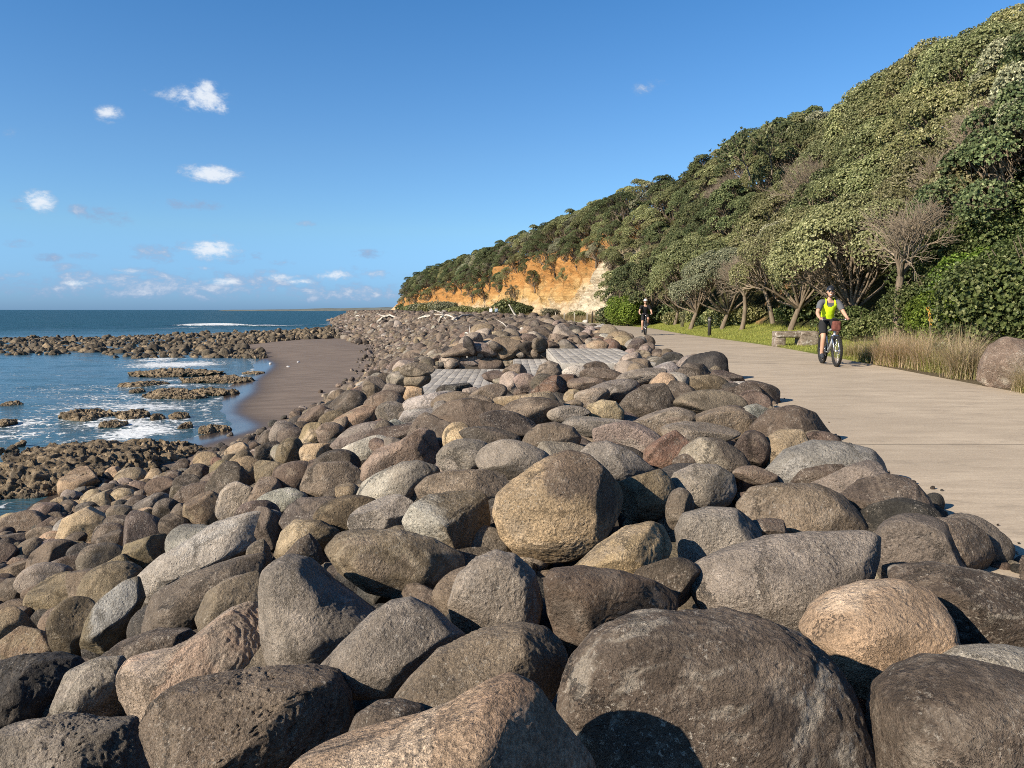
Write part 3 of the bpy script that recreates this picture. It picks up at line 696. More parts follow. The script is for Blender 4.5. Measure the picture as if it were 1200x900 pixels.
KEYLAB = {
 'granite': "orange tan speckled granite boulder in front of the giant dark boulder", 'giant': "giant dark brown boulder with white streaks, largest of the bank",
 'cornerdark': "smooth dark brown boulder in front of the pale slab near the walkway", 'pinkround': "rounded pinkish tan boulder wedged behind the giant dark boulder",
 'longgrey': "long flat topped grey boulder behind the rounded pinkish tan one", 'rightslab': "broad dark slab boulder splashed with white beside the walkway edge",
 'rightpale': "pale flat slab between the dark slab and smooth dark boulder", 'pathknob': "brown knob boulder casting a shadow on the walkway edge, above the dark slab",
 'pathdome': "dark brown domed boulder at the walkway edge, right of the flat topped tan one", 'bluegrey': "smooth bluish grey humped boulder at the walkway edge",
 'ovoid': "small dark brown egg shaped boulder lying on the bluish grey one", 'tanpath': "flat topped tan boulder behind the long grey boulder",
 'ridgedark': "dark brown ridged boulder at walkway edge behind the bluish grey one", 'speckledtan': "tan boulder crusted with pale lichen left of the bluish grey one",
 'roundgrey': "round light grey cobble like boulder right of the balanced tan boulder", 'greypair': "round grey boulder directly left of the flat topped tan boulder",
 'hero': "big balanced tan boulder with a dark shaded right facet", 'layertan': "tan layered boulder tucked under the big balanced tan boulder",
 'wedge': "dark brown wedge shaped boulder behind the giant dark boulder", 'ribbed': "grey boulder with ribbed grain below the big balanced tan boulder",
 'egg': "olive brown egg shaped boulder with pale streaks lying on its side", 'pyramid': "grey pyramid shaped boulder behind the big pitted brown one",
 'midgrey': "grey sloping boulder left of the ribbed grey boulder", 'midbrown': "broad brown grey boulder behind the orange tan granite",
 'gapround': "small dark round boulder in the gap behind the orange granite", 'pitted': "big brown pitted boulder in front of the pale saddle shaped one",
 'saddle': "pale pinkish saddle shaped boulder with vertical grooves", 'roughpale': "rough pale grey boulder left of the saddle shaped boulder",
 'cornerleft': "rough dark grey boulder left of the big pitted brown one", 'blackpit': "blackish pitted boulder behind the rough dark grey boulder",
 'lowslab': "low dark slab boulder behind the saddle shaped boulder", 'palelong': "long pale grey boulder running under the white patched boulder",
 'patchtan': "tan boulder with a chalky pale patch, above the long dark brown one", 'lizard': "long dark brown boulder in front of the white patched boulder",
 'tanleft': "brown boulder between the long dark boulder and grey pyramid", 'mottled': "olive boulder with grey mottling at the left end of the long pale one",
 'whiteface': "grey boulder with a chalky white left face", 'pinkback': "pinkish brown grooved boulder behind the chalky white faced one",
 'block': "square block boulder with white crusted left face beside the balanced one", 'flatbrown': "flat brown boulder behind the square block boulder",
 'speckback': "brown boulder peppered with white specks left of the chalky white face", 'purplegrey': "dark purplish grey lumpy boulder left of the egg shaped one",
 'olivepoint': "olive boulder with a pale crown above the grey pyramid", 'darkpoint': "small blackish pointed boulder in front of the pale crowned olive one",
 'brownround': "round brown boulder directly behind the big balanced tan boulder", 'greyfan': "fan shaped grey boulder right of the big balanced boulder's top",
 'creamnear': "cream yellow boulder among dark ones, brightest on the bank", 'humpdark': "large dark humped boulder right of the cream yellow one",
 'bigdome': "dark dome boulder at the walkway edge opposite the stone bench", 'splitrock': "dark boulder with a pale left end behind the round light grey one",
 'smoothtan': "long smooth tan boulder in front of the timber platform", 'roundtop': "round brown boulder perched beside the timber steps",
 'verge': "dark boulder with white streaks right of the dry tussocks",
}
SHORT = {'granite': "orange tan granite", 'giant': "giant dark boulder", 'pinkround': "rounded pinkish tan boulder", 'longgrey': "long flat topped grey boulder", 'bluegrey': "bluish grey boulder",
 'hero': "big balanced tan boulder", 'ribbed': "ribbed grey boulder", 'egg': "egg shaped boulder", 'pyramid': "grey pyramid boulder", 'pitted': "big pitted boulder", 'saddle': "saddle shaped boulder",
 'blackpit': "blackish pitted boulder", 'palelong': "long pale grey boulder", 'patchtan': "white patched tan boulder", 'whiteface': "chalky white faced boulder", 'pinkback': "pinkish grooved boulder",
 'block': "square block boulder", 'purplegrey': "purplish grey lumpy boulder", 'creamnear': "cream yellow boulder", 'humpdark': "large dark humped boulder", 'splitrock': "pale ended dark boulder",
 'roundgrey': "round light grey boulder", 'smoothtan': "long smooth tan boulder", 'roundtop': "round boulder by the steps", 'bigdome': "dark dome boulder", 'mottled': "mottled olive boulder", 'lizard': "long dark boulder",
 'ridgedark': "dark ridged boulder", 'layertan': "layered tan boulder", 'tanpath': "flat topped tan boulder"}
# the others: cx cy w h tilt colour
TR = """105 620 55 48 25 tn;77 672 54 32 10 dk;63 657 48 32 20 dk;33 648 32 25 20 br;57 645 28 22 0 pk;25 672 50 30 20 br;28 690 48 30 10 dk;166 632 50 50 30 dk;172 650 48 42 20 ol;130 638 30 32 0 dk;
100 649 32 20 0 bk;128 628 34 24 0 br;143 613 36 18 0 dk;132 690 62 48 15 ol;73 700 60 40 10 ol;212 668 36 22 0 br;204 616 32 24 10 dk;239 600 40 42 30 ol;212 602 24 18 0 br;196 600 28 26 0 dk;161 594 28 20 0 dk;
123 590 46 28 20 tn;109 588 24 22 0 tn;98 568 38 36 30 tn;79 599 24 22 0 dk;135 560 20 20 0 tn;153 562 32 22 10 tn;159 571 18 14 0 tn;172 572 18 16 0 tn;182 554 24 26 0 tn;200 556 32 26 0 br;213 539 22 14 0 dk;243 532 30 22 0 tn;
230 548 32 25 0 dk;254 552 34 18 15 br;280 520 30 20 15 tn;283 529 24 20 0 ol;220 567 28 18 0 dk;192 574 34 22 0 br;226 582 52 24 20 dk;270 570 40 44 40 dk;290 560 40 40 30 ol;283 587 50 36 30 gy;48 604 36 24 15 br;68 592 20 16 0 tn;
25 618 46 28 15 br;10 613 26 18 20 tn;60 617 30 18 0 dk;12 634 34 20 0 dk;65 634 30 18 0 tn;46 630 32 20 20 br;4 657 26 30 0 dk;18 742 42 44 0 ol;38 755 60 36 0 ol;88 735 46 55 0 ol;
315 515 24 18 0 dk;341 515 30 24 0 dk;368 512 30 26 15 tn;387 510 28 22 0 br;312 533 30 30 0 dk;343 538 30 36 0 ol;374 532 40 26 10 tn;328 533 20 20 0 gy;318 555 42 26 0 ol;311 580 32 36 0 br;343 562 46 34 20 br;
406 578 28 20 0 ol;330 592 54 30 10 lg;408 604 68 36 8 ol;310 625 36 50 0 dk;305 650 24 30 0 br;428 528 52 26 15 wh;450 605 68 36 15 gy;546 537 58 36 5 gy;602 540 72 38 -5 gy;537 515 32 34 0 tn;573 513 60 20 -5 dk;
353 484 20 10 0 dk;368 493 36 26 25 br;406 478 46 32 20 dk;418 492 44 28 20 tn;450 480 46 34 25 br;459 485 30 22 0 gy;437 462 24 28 0 br;463 460 30 20 10 gy;467 446 24 16 0 gy;486 463 28 22 0 tn;489 446 26 18 15 br;489 434 34 14 0 br;
505 472 54 22 15 wh;492 488 56 20 10 wh;478 505 80 18 10 dk;418 516 60 24 25 gy;412 458 24 14 0 dk;386 469 14 12 0 dk;580 443 28 14 0 dk;604 435 24 12 0 br;598 448 22 20 40 pk;615 451 24 20 0 pk;587 446 16 10 0 gy;538 456 24 13 0 bk;
554 460 20 14 0 gy;571 464 42 20 20 br;530 470 44 18 10 br;645 454 38 20 15 rd;663 447 34 14 5 rd;688 451 36 16 0 br;708 444 50 20 -10 dk;668 430 24 14 0 dk;675 436 26 15 0 lg;691 424 26 10 0 dk;697 432 30 14 0 dk;722 424 42 22 -15 br;
733 435 24 18 0 gy;626 484 70 28 0 br;553 489 80 34 5 dk;597 500 66 28 -8 dk;667 486 40 16 0 gy;703 500 84 22 0 gy;692 466 36 18 15 gy;715 460 60 22 15 gy;672 465 20 14 0 tn;669 475 24 10 0 br;738 518 78 36 -15 gy;
768 422 36 16 0 gy;788 420 20 14 0 bk;780 436 28 22 0 lg;852 446 30 22 -20 dk;820 454 54 26 0 ol;863 452 30 10 0 wh;868 465 42 28 -10 dk;894 463 48 26 -15 dk;748 444 56 18 15 gy;832 475 64 26 0 br;780 493 60 26 0 pk;846 499 68 34 -5 br;
884 488 36 22 15 wh;817 510 80 26 0 gy;786 530 52 36 25 rd;811 541 36 16 0 dk;880 527 36 34 0 dk;757 508 52 24 0 br;754 578 58 50 0 ol;798 600 28 42 0 dk;784 682 60 42 0 dk;884 557 40 16 0 br;900 622 56 22 0 dk;
640 418 26 16 0 dk;660 412 34 22 0 gy;593 407 30 22 0 br;600 425 30 10 0 br;550 424 34 14 0 gy;575 428 26 20 0 dk;528 425 24 16 0 pk;512 418 30 20 15 br;538 412 34 14 10 br;490 420 30 16 0 br;566 412 30 16 -20 gy;612 411 26 18 0 dk;
680 413 30 16 0 gy;702 407 26 14 0 tn;714 408 22 18 0 rd;730 404 24 16 0 cr;745 407 22 18 0 dk;757 402 18 14 0 dk"""

rng = np.random.default_rng(11)
CAMW = np.stack([CAM_R, CAM_F, CAM_U], 1)       # columns: right, depth, up

def hit_centre(px, py):
    d = ray(px, py); k = np.geomspace(1.2, 400, 2500)
    P = EYE + k[:, None] * d
    below = P[:, 2] < centre_z(P[:, 0], P[:, 1])
    i = int(np.argmax(below)) if below.any() else 0
    if i == 0: return None
    a, b_ = k[i - 1], k[i]
    for _ in range(30):
        c = (a + b_) / 2; p = EYE + c * d
        if p[2] < centre_z(p[0], p[1]): b_ = c
        else: a = c
    return EYE + b_ * d, b_

def rock_dirs(D, seed, p=7.0, nf=11, lo=.80, hi=1.0):
    r_ = np.random.default_rng(seed)
    N = r_.normal(size=(nf, 3)); N /= np.linalg.norm(N, axis=1)[:, None]
    Hh = r_.uniform(lo, hi, nf)
    s = np.ones(len(D))
    for n, h in zip(N, Hh): s += np.maximum(0, D @ n / h) ** (p * 2.2)
    r = s ** (-1 / (p * 2.2))
    return r / r.mean()

def paint(D, V, size, ck, opt, seed):
    c, c2, sp, _ = PAL[ck]
    if 'c' in opt: c = opt['c']
    c2 = opt.get('c2', c2)
    sp = opt.get('speck', sp)
    n = fbm(D * 1.3 + seed, 4, seed); n2 = fbm(D * 3.2 + seed * 2, 4, seed + 5)
    k = np.clip(sstep(.05, .4, n + .4 * n2), 0, 1)[:, None] * .7
    if 'patch' in opt:
        q = np.array(opt['patch']); q = q / np.linalg.norm(q)
        k = sstep(.35, .85, D @ q + .35 * n2)[:, None] * .95
    col = np.array(c) * (1 - k) + np.array(c2) * k
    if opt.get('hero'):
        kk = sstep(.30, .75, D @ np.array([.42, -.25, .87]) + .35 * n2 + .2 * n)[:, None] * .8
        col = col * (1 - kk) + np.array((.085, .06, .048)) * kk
    if opt.get('dark'):
        kk = sstep(.2, .5, fbm(D * 9 + 3, 4, seed + 9, .7) + .35 * n)[:, None] * .75
        col = col * (1 - kk) + np.array((.07, .055, .045)) * kk
        kk = sstep(.1, .6, D[:, 0] + .3 * n2)[:, None] * .45
        col = col * (1 - kk) + np.array((.22, .13, .085)) * kk
    if opt.get('crust'):
        q = np.stack([D[:, 0] * .8 + D[:, 2] * .6, D[:, 1], -D[:, 0] * .6 + D[:, 2] * .8], 1)
        kk = sstep(.12, .42, fbm(q * [2.2, 4, 8] + seed, 5, seed + 31, .68) + .30 * n)[:, None] * opt['crust']
        col = col * (1 - kk) + np.array((.30, .262, .215)) * kk
    if opt.get('streak'):
        kk = sstep(.08, .35, fbm(D * [7, 7, 1.0] + 2, 3, seed + 3) + .25 * n)[:, None] * .6 * opt['streak']
        col = col * (1 - kk) + np.array((.33, .27, .19)) * kk
    col = col * (1 + .14 * n2[:, None])
    return np.concatenate([np.clip(col, .02, .8), np.full((len(D), 1), sp * opt.get('spk', 1.0))], 1)

def displace(D, seed, opt, amp):
    n = amp * .7 * fbm(D * 1.7 + seed * 1.7, 3, seed) - amp * .55 * np.abs(fbm(D * 3.1 + seed * .7, 4, seed + 33, .6)) + amp * .42 * fbm(D * 5 + seed, 4, seed + 4, .6) + .006 * fbm(D * 22 + seed, 3, seed + 8, .6)
    rdg = np.abs(fbm(D * 2.6 + seed * .3, 3, seed + 21)); n = n - amp * .22 * np.exp(-(rdg / .05) ** 2) * sstep(-.1, .3, fbm(D * 1.2 + seed, 2, seed + 23))
    if opt.get('pit'):
        q = fbm(D * 13 + seed, 3, seed + 11, .55); n = n - opt['pit'] * .030 * sstep(.22, .55, q) + .012 * opt['pit'] * fbm(D * 30, 3, seed + 12, .6)
    if opt.get('rib'):
        w = fbm(D * 2 + seed, 2, seed + 13) * .9
        q = fbm(np.stack([D[:, 0] * 15 + w * 3, D[:, 1] * 13 + w * 2, D[:, 2] * 1.6], 1), 3, seed + 14, .6)
        n = n + opt['rib'] * .024 * q
    return n

BOULDERS = []      # dict(obj, desc, px, py, key)
TRC = []           # centres and radii in the world, for the filler to keep clear of
def add_boulder(C, V, T, attr, key, ck, px, py, area):
    base = C + np.array([0, 0, V[:, 2].min()])
    V = V - np.array([0, 0, V[:, 2].min()])
    me = np_mesh("boulder", V, T, [STONE], True, {"col": attr})
    o = link("boulder", me, None, base)
    BOULDERS.append(dict(o=o, key=key, ck=ck, px=float(px), py=float(py), area=area))
    return o

# outlined boulders
for i, (key, ck, dep, opt, out) in enumerate(KEY):
    q = np.array(out.split(), float).reshape(-1, 2)
    c = (q.min(0) + q.max(0)) / 2 * .5 + q.mean(0) * .5
    if key == 'verge':
        C = np.array([8.75, 12.9, .42]); k = (C - EYE) @ CAM_F
        u_, v_, _ = project(C); q = q + (np.array([u_, v_]) - c) * 0; c = np.array([u_, v_])
    else:
        C, k = hit_centre(*c)
        if 'k' in opt: k *= opt['k']; C = EYE + ray(*c) * k
    rel = (q - c) * [1, -1] * k / F                      # metres, right / up
    kq = np.linspace(0, 1, 14, endpoint=False)[:, None]; rel = np.concatenate([rel[a_] + (rel[(a_ + 1) % len(rel)] - rel[a_]) * kq for a_ in range(len(rel))])
    th = np.arctan2(rel[:, 1], rel[:, 0]); rr = np.hypot(rel[:, 0], rel[:, 1])
    o_ = np.argsort(th); th = th[o_]; rr = rr[o_]
    tt = np.linspace(-PI, PI, 721); R = np.interp(tt, np.concatenate([th - 2 * PI, th, th + 2 * PI]), np.tile(rr, 3))
    ker = np.hanning(19); ker /= ker.sum(); R = np.convolve(np.concatenate([R[-21:-1], R, R[1:21]]), ker, 'same')[20:-20]
    size = math.sqrt(np.ptp(rel[:, 0]) * np.ptp(rel[:, 1]))
    D, T = ICO(7 if size * F / k > 150 else 6)
    seed = 100 + i * 7
    rho = np.hypot(D[:, 0], D[:, 2]); ang = np.arctan2(D[:, 2], D[:, 0])
    Rt = np.interp(ang, tt, R)
    pp = opt.get('p', 6)
    e = .86
    Dp = dep * size / 2
    L = np.stack([Rt * rho ** e * D[:, 0] / (rho + 1e-9), Dp * np.sign(D[:, 1]) * np.abs(D[:, 1]) ** .95, Rt * rho ** e * D[:, 2] / (rho + 1e-9)], 1)
    hs = size / 2
    # worn facets on the face, then the surface relief
    r_ = np.random.default_rng(seed)
    pl = [(np.array(n) / np.linalg.norm(n), h) for n, h in opt.get('planes', [])]
    for _ in range(6 if pp > 5 else 2):
        n = np.array([r_.uniform(-.9, .9), -r_.uniform(.35, 1), r_.uniform(-.7, .9)]); n /= np.linalg.norm(n); pl.append((n, r_.uniform(.72, .90)))
    for n, h in pl:
        ext = np.max(L @ n); sgn = L @ n - h * ext; soft = (.022 if pp > 5 else .05) * hs
        cut = soft * np.log1p(np.exp(np.clip(sgn / soft, -40, 40)))
        L = L - cut[:, None] * n * .88
    L = L + D * (displace(D, seed, opt, opt.get('n', .035)) * hs)[:, None]
    W = L @ CAMW.T
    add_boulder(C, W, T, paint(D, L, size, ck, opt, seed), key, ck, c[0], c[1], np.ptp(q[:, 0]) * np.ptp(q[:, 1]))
    TRC.append((C, hs))

# the other traced boulders
for i, s in enumerate(TR.replace("\n", "").split(";")):
    f = s.split(); px, py, w, h, tilt = map(float, f[:5]); ck = f[5]
    if px < 300 and 508 < py < 560: py += 9; w *= .9; h *= .85
    hc = hit_centre(px, py)
    if hc is None: continue
    C, k = hc
    if -3.0 < C[0] < 3.6 and 17.0 < C[1] < 25.7:
        if py < 433 or (py < 425): k *= 25.9 / C[1]; C = EYE + ray(px, py) * k
        else: k *= 16.9 / C[1]; C = EYE + ray(px, py) * k
    w *= 1.12; h *= 1.18
    a, c_ = w * k / F / 2, h * k / F / 2
    seed = 700 + i * 3
    r_ = np.random.default_rng(seed)
    dpt = math.sqrt(a * c_) * r_.uniform(.9, 1.15)
    big = max(w, h)
    D, T = ICO(6 if big > 55 else 5)
    opt = dict(n=r_.uniform(.02, .06)); 
    if r_.random() < .2: opt['rib'] = r_.uniform(.3, .7)
    if r_.random() < .25: opt['pit'] = r_.uniform(.3, .9)
    c0 = np.array(PAL[ck][0]) * r_.uniform(.68, 1.34) * (1 + r_.uniform(-.05, .05, 3)); opt['c'] = tuple(c0)
    opt['speck'] = float(np.clip(PAL[ck][2] * r_.uniform(.4, 1.6), 0, 1))
    sh = rock_dirs(D, seed, r_.uniform(4, 30), int(r_.integers(6, 12)), .54, 1.0)
    L = D * sh[:, None] * [a, dpt, c_]
    L = L + D * (displace(D, seed, opt, opt['n']) * math.sqrt(a * c_))[:, None]
    ca, sa = math.cos(rad(tilt)), math.sin(rad(tilt))
    L = np.stack([L[:, 0] * ca - L[:, 2] * sa, L[:, 1], L[:, 0] * sa + L[:, 2] * ca], 1)
    W = L @ CAMW.T
    add_boulder(C, W, T, paint(D, L, big, ck, opt, seed), None, ck, px, py, w * h)
    TRC.append((C, math.sqrt(a * c_)))

# ------------------------------------------------------------------ the rest of the bank
def make_protos(sub, n, seed0):
    out = []
    D, T = ICO(sub)
    for i in range(n):
        r_ = np.random.default_rng(seed0 + i)
        sh = rock_dirs(D, seed0 + i * 5, r_.uniform(4, 30), int(r_.integers(6, 12)), .50, 1.0)
        V = D * sh[:, None] * [1, r_.uniform(.75, 1.0), r_.uniform(.55, .85)]
        V = V + D * displace(D, seed0 + i, {}, r_.uniform(.03, .07))[:, None]
        out.append((V, D))
    return out, T
PROT = {s: make_protos(s, n, 3000 + s * 100) for s, n in ((2, 16), (3, 24), (4, 24), (5, 24))}

def rotmat(r_, full=False):
    q = r_.normal(size=4) if full else np.array([1, r_.normal() * .18, r_.normal() * .18, 0]); q /= np.linalg.norm(q)
    a = r_.uniform(0, 2 * PI); qz = np.array([math.cos(a / 2), 0, 0, math.sin(a / 2)])
    def M(q):
        w, x, y, z = q
        return np.array([[1 - 2 * (y * y + z * z), 2 * (x * y - z * w), 2 * (x * z + y * w)], [2 * (x * y + z * w), 1 - 2 * (x * x + z * z), 2 * (y * z - x * w)], [2 * (x * z - y * w), 2 * (y * z + x * w), 1 - 2 * (x * x + y * y)]])
    return M(q) @ M(qz)

class Grid:
    def __init__(s, cell): s.c = cell; s.d = {}
    def add(s, x, y, r): s.d.setdefault((int(x // s.c), int(y // s.c)), []).append((x, y, r))
    def free(s, x, y, r, f):
        i, j = int(x // s.c), int(y // s.c)
        for a in (-2, -1, 0, 1, 2):
            for b in (-2, -1, 0, 1, 2):
                for (X, Y, R) in s.d.get((i + a, j + b), ()):
                    if (X - x) ** 2 + (Y - y) ** 2 < ((R + r) * f) ** 2: return False
        return True
def on_deck(x, y, r=0):
    return (-2.75 - r < x < 3.5 and 17.2 - r < y < 25.3 + r)
trc_c = np.array([c for c, r in TRC]); trc_r = np.array([r for c, r in TRC])

RECTS = [(499, 428, 600, 461, 25.2), (602, 417, 645, 438, 25.2), (638, 405, 730, 420, 25.2)]
TOE_U = np.array([-100, 120, 190, 240, 290, 330, 348, 380, 425, 440]); TOE_V = np.array([606, 574, 556, 542, 524, 502, 488, 470, 444, 418])
def off_sand(u, v, rp, dep):
    return ~((dep > 15) & (u > 150) & (u < 440) & (v - rp * .75 < np.interp(u, TOE_U, TOE_V)))      # where the timber shows
def scatter(n, ys_, rmean, grid, fac, lo_in, hi_in, sig, rmin, rmax):
    y = ys_(n); cx = crest(y); pl = pathL(y)
    x0 = cx - 8.0 + lo_in; x0 = np.where(y < 28, np.minimum(x0, np.where(y < 24, -10.3, -9.2)), x0)
    x = x0 + rng.random(n) * (pl - .25 + hi_in - x0)
    r = np.clip(rng.lognormal(0, sig, n) * rmean(x, y, cx), rmin, rmax)
    r = np.where((y < 28) & (x < cx - 4.5), np.clip(r * .8, .14, .42), r)
    z = centre_z(x, y) + rng.normal(size=n) * .10 * r
    u, v, dep = project(np.stack([x, y, z], 1)); rp = r * F / np.maximum(dep, .3)
    ok = ~((x + r * .8 > pl + .05) & (y < 60)) & (np.hypot(x, y) > 1.6)
    ok &= off_sand(u, v, rp, dep) | (y > 75)
    ok &= ~((dep > .3) & (dep < 8.5) & (u + rp > -60) & (u - rp < 1260) & (v - rp < 960))
    for (a_, b_, c_, d_, dd) in RECTS:
        ok &= ~((dep > .3) & (dep < dd) & (u + rp * .7 > a_) & (u - rp * .7 < c_) & (v - rp * .75 < d_) & (v + rp * .5 > b_))
    out = []
    tu, tv, td = PROJ_T; trp = trc_r * F / td
    for i in np.nonzero(ok)[0]:
        X, Y, R = float(x[i]), float(y[i]), float(r[i])
        if on_deck(X, Y, R * .8) or not grid.free(X, Y, R, fac): continue
        if Y < 45:
            d = np.linalg.norm(trc_c - [X, Y, z[i]], axis=1)
            if (d < (trc_r + R) * .74).any(): continue
            if dep[i] > .3 and Y < 27:     # keep the traced boulders' faces uncovered
                if ((np.hypot(tu - u[i], tv - v[i]) < trp * .55 + rp[i] * .6) & (td > dep[i])).any(): continue
        grid.add(X, Y, R); out.append((X, Y, float(z[i]), R))
    return out
PROJ_T = project(trc_c)
G1 = Grid(1.2)
top = scatter(9000, lambda n: rng.uniform(-3, 27, n), lambda x, y, c: .33, G1, .80, -.5, 0, .33, .17, .62)
mid = scatter(46000, lambda n: 25 + 75 * rng.random(n) ** 1.3, lambda x, y, c: .20 + .11 * np.clip((x - c + 7.5) / 9, 0, 1), G1, .70, .75, .25, .36, .11, .6)
G2 = Grid(1.6)
farr = scatter(22000, lambda n: 95 + 240 * rng.random(n) ** 1.4, lambda x, y, c: .34 + .0008 * y, G2, .64, -1.5, 1.5, .32, .2, .9)
# smaller stones down in the gaps
G3 = Grid(.8)
gaps = []
for _ in range(9000):
    y = rng.uniform(-1, 30) ; x = rng.uniform(float(crest(y)) - 9.5, float(pathL(y)) - .1)
    if y < 24 and rng.random() < .15: x = rng.uniform(-11, -7)
    r = float(np.clip(rng.lognormal(math.log(.17), .3), .09, .3))
    if math.hypot(x, y) < 1.2 or on_deck(x, y, r) or x + r > pathL(y): continue
    if y > 15:
        uu, vv, de = project((x, y, float(ground_z(x, y)) + .1))
        if not off_sand(uu, vv, r * F / de, de): continue
    if not G3.free(x, y, r, .72): continue
    G3.add(x, y, r); gaps.append((x, y, float(ground_z(x, y)) + .07 + r * .3, r))
for _ in range(7000):          # gravel and broken stone lodged between the near boulders
    y = rng.uniform(1.0, 11) ** 1.0; x = rng.uniform(float(crest(y)) - 7.5, float(pathL(y)) + .12)
    r = float(np.clip(rng.lognormal(math.log(.035), .5), .014, .10)); gaps.append((x, y, float(ground_z(x, y)) + r * .35, r))
for _ in range(700):           # grit along the walkway's edge
    y = rng.uniform(3.0, 18); x = float(pathL(y)) + abs(rng.normal()) * .16 - .1
    r = float(np.clip(rng.lognormal(math.log(.012), .5), .005, .035)); gaps.append((x, y, .008 + r * .3, r))
# a scatter of stones on the sand by the toe
for _ in range(500):
    y = 20 + 80 * rng.random() ** 1.5; toe = float(crest(y)) - 7.0
    x = toe - abs(rng.normal()) * .8; r = float(np.clip(rng.lognormal(math.log(.11), .45), .05, .35))
    if x < shore(y) + .5: continue
    gaps.append((x, y, float(ground_z(x, y)) + r * .3, r))

cand = [(x, y, z, r, 1) for x, y, z, r in top + mid + farr] + [(x, y, z, r, 0) for x, y, z, r in gaps]
A = np.array(cand)
u, v, dep = project(A[:, :3])
pxr = np.where(dep > .3, A[:, 3] * F / np.maximum(dep, .3), 0)
inview = (dep > .5) & (u > -pxr * .3) & (u < 1200 + pxr * .3) & (v > 340) & (v < 900 + pxr * .3)
score = np.where(inview & (A[:, 4] > 0), pxr, 0)
# how much of it shows: fewer points if a larger nearer boulder covers its middle
allc = np.concatenate([A[:, :3], trc_c]); allr = np.concatenate([A[:, 3], trc_r]); au, av, ad = project(allc); ar = np.where(ad > .3, allr * F / np.maximum(ad, .3), 0)
for i in np.argsort(-score)[:900]:
    cov = (ad < dep[i] - .02) & (ad > .3) & (np.abs(au - u[i]) < ar) & (np.abs(av - (v[i] - pxr[i] * .35)) < ar * .8)
    if cov.any(): score[i] *= .25
N_IND = max(0, 299 - len(BOULDERS))
chosen = set(np.argsort(-score)[:N_IND].tolist())
keys = ['dk'] * 34 + ['br'] * 28 + ['gy'] * 15 + ['pk'] * 5 + ['ol'] * 6 + ['tn'] * 4 + ['lg'] * 3 + ['wh'] * 2 + ['rd'] * 3 + ['bk'] * 6
VV, CC, FF, base_n = [], [], [], 0
for i, (x, y, z, r, kind) in enumerate(cand):
    r_ = np.random.default_rng(9000 + i)
    ck = keys[int(r_.integers(len(keys)))]
    if x < crest(y) - 4.5 and y < 40 and r_.random() < .5: ck = ['ol', 'dk', 'br', 'tn'][int(r_.integers(4))]
    if kind == 0: ck = ['dk', 'br', 'bk', 'gy'][int(r_.integers(4))]
    pr = pxr[i]
    sub = 5 if pr > 26 else 4 if pr > 9 else 3 if (pr > 3.2 or (pr == 0 and y < 3)) else 2
    if i in chosen: sub = 5 if pr > 12 else 4
    pv, T = PROT[sub]; V0, D = pv[int(r_.integers(len(pv)))]
    R = rotmat(r_, full=r_.random() < .25)
    V = (V0 * r * 1.08) @ R.T
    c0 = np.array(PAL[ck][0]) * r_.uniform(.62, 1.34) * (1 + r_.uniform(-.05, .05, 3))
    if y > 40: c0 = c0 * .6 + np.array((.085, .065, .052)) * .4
    sp = PAL[ck][2] * r_.uniform(.3, 1.3)
    if i in chosen:
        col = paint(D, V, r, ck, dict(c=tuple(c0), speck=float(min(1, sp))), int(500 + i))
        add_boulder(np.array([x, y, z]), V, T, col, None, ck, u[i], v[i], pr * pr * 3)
    else:
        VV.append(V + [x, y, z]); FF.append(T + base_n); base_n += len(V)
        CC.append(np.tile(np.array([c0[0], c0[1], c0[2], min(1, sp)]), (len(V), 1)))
me = np_mesh("boulder_bank", np.concatenate(VV), np.concatenate(FF), [STONE], True, {"col": np.concatenate(CC)})
o = link("boulder_bank", me); tag(o, "countless smaller boulders and stones filling the seaside bank", "boulders", kind="stuff")
print("boulders", len(BOULDERS), "rest", len(VV), "verts", base_n)

# ------------------------------------------------------------------ reef in the shallows
def craggy(name, seed, sx_, sy_, sz_, sub=6):
    D, T = ICO(sub)
    sh = rock_dirs(D, seed, 5, 12, .6, 1.0)
    n = .30 * fbm(D * 1.8 + seed, 4, seed, .6)
    V = D * (sh + n)[:, None] * [sx_, sy_, sz_]
    big = max(1.0, min(3.2, .5 * (sx_ + sy_)))
    V[:, 2] = np.where(V[:, 2] > .5 * sz_, .5 * sz_ + (V[:, 2] - .5 * sz_) * .5, V[:, 2])
    W = V / max(.6, min(1.0, sx_))
    rg = np.abs(fbm(W * [1.5, 1.5, 2.0] + seed, 5, seed + 6, .62)); lump = fbm(W * [2.2, 2.2, 2.5] + seed, 5, seed + 16, .65)
    amp = min(.22, .38 * sz_)
    V[:, 2] += amp * (1.0 * lump - .9 * np.exp(-(rg / .07) ** 2) + .4 * rg) 
    V = V + D * (.10 * min(1, sz_ * 1.6) * fbm(W * 5 + seed, 4, seed + 3, .7))[:, None]
    c = np.array((.215, .160, .098)); k = sstep(-.25, .3, fbm(V * 3.5 + seed, 4, seed + 7, .7))[:, None]
    dk = sstep(.35, -.1, V[:, 2] / sz_)[:, None]           # dark weed and wet band at the waterline
    col = c * (.45 + .8 * k); col = col * (1 - .75 * dk) + np.array((.05, .042, .03)) * .75 * dk
    return V, T, np.concatenate([col, np.full((len(V), 1), .8)], 1)
def sea_hit(px, py, z=SEA):
    d = ray(px, py); k = (z - EYE[2]) / d[2]; return EYE + d * k, k
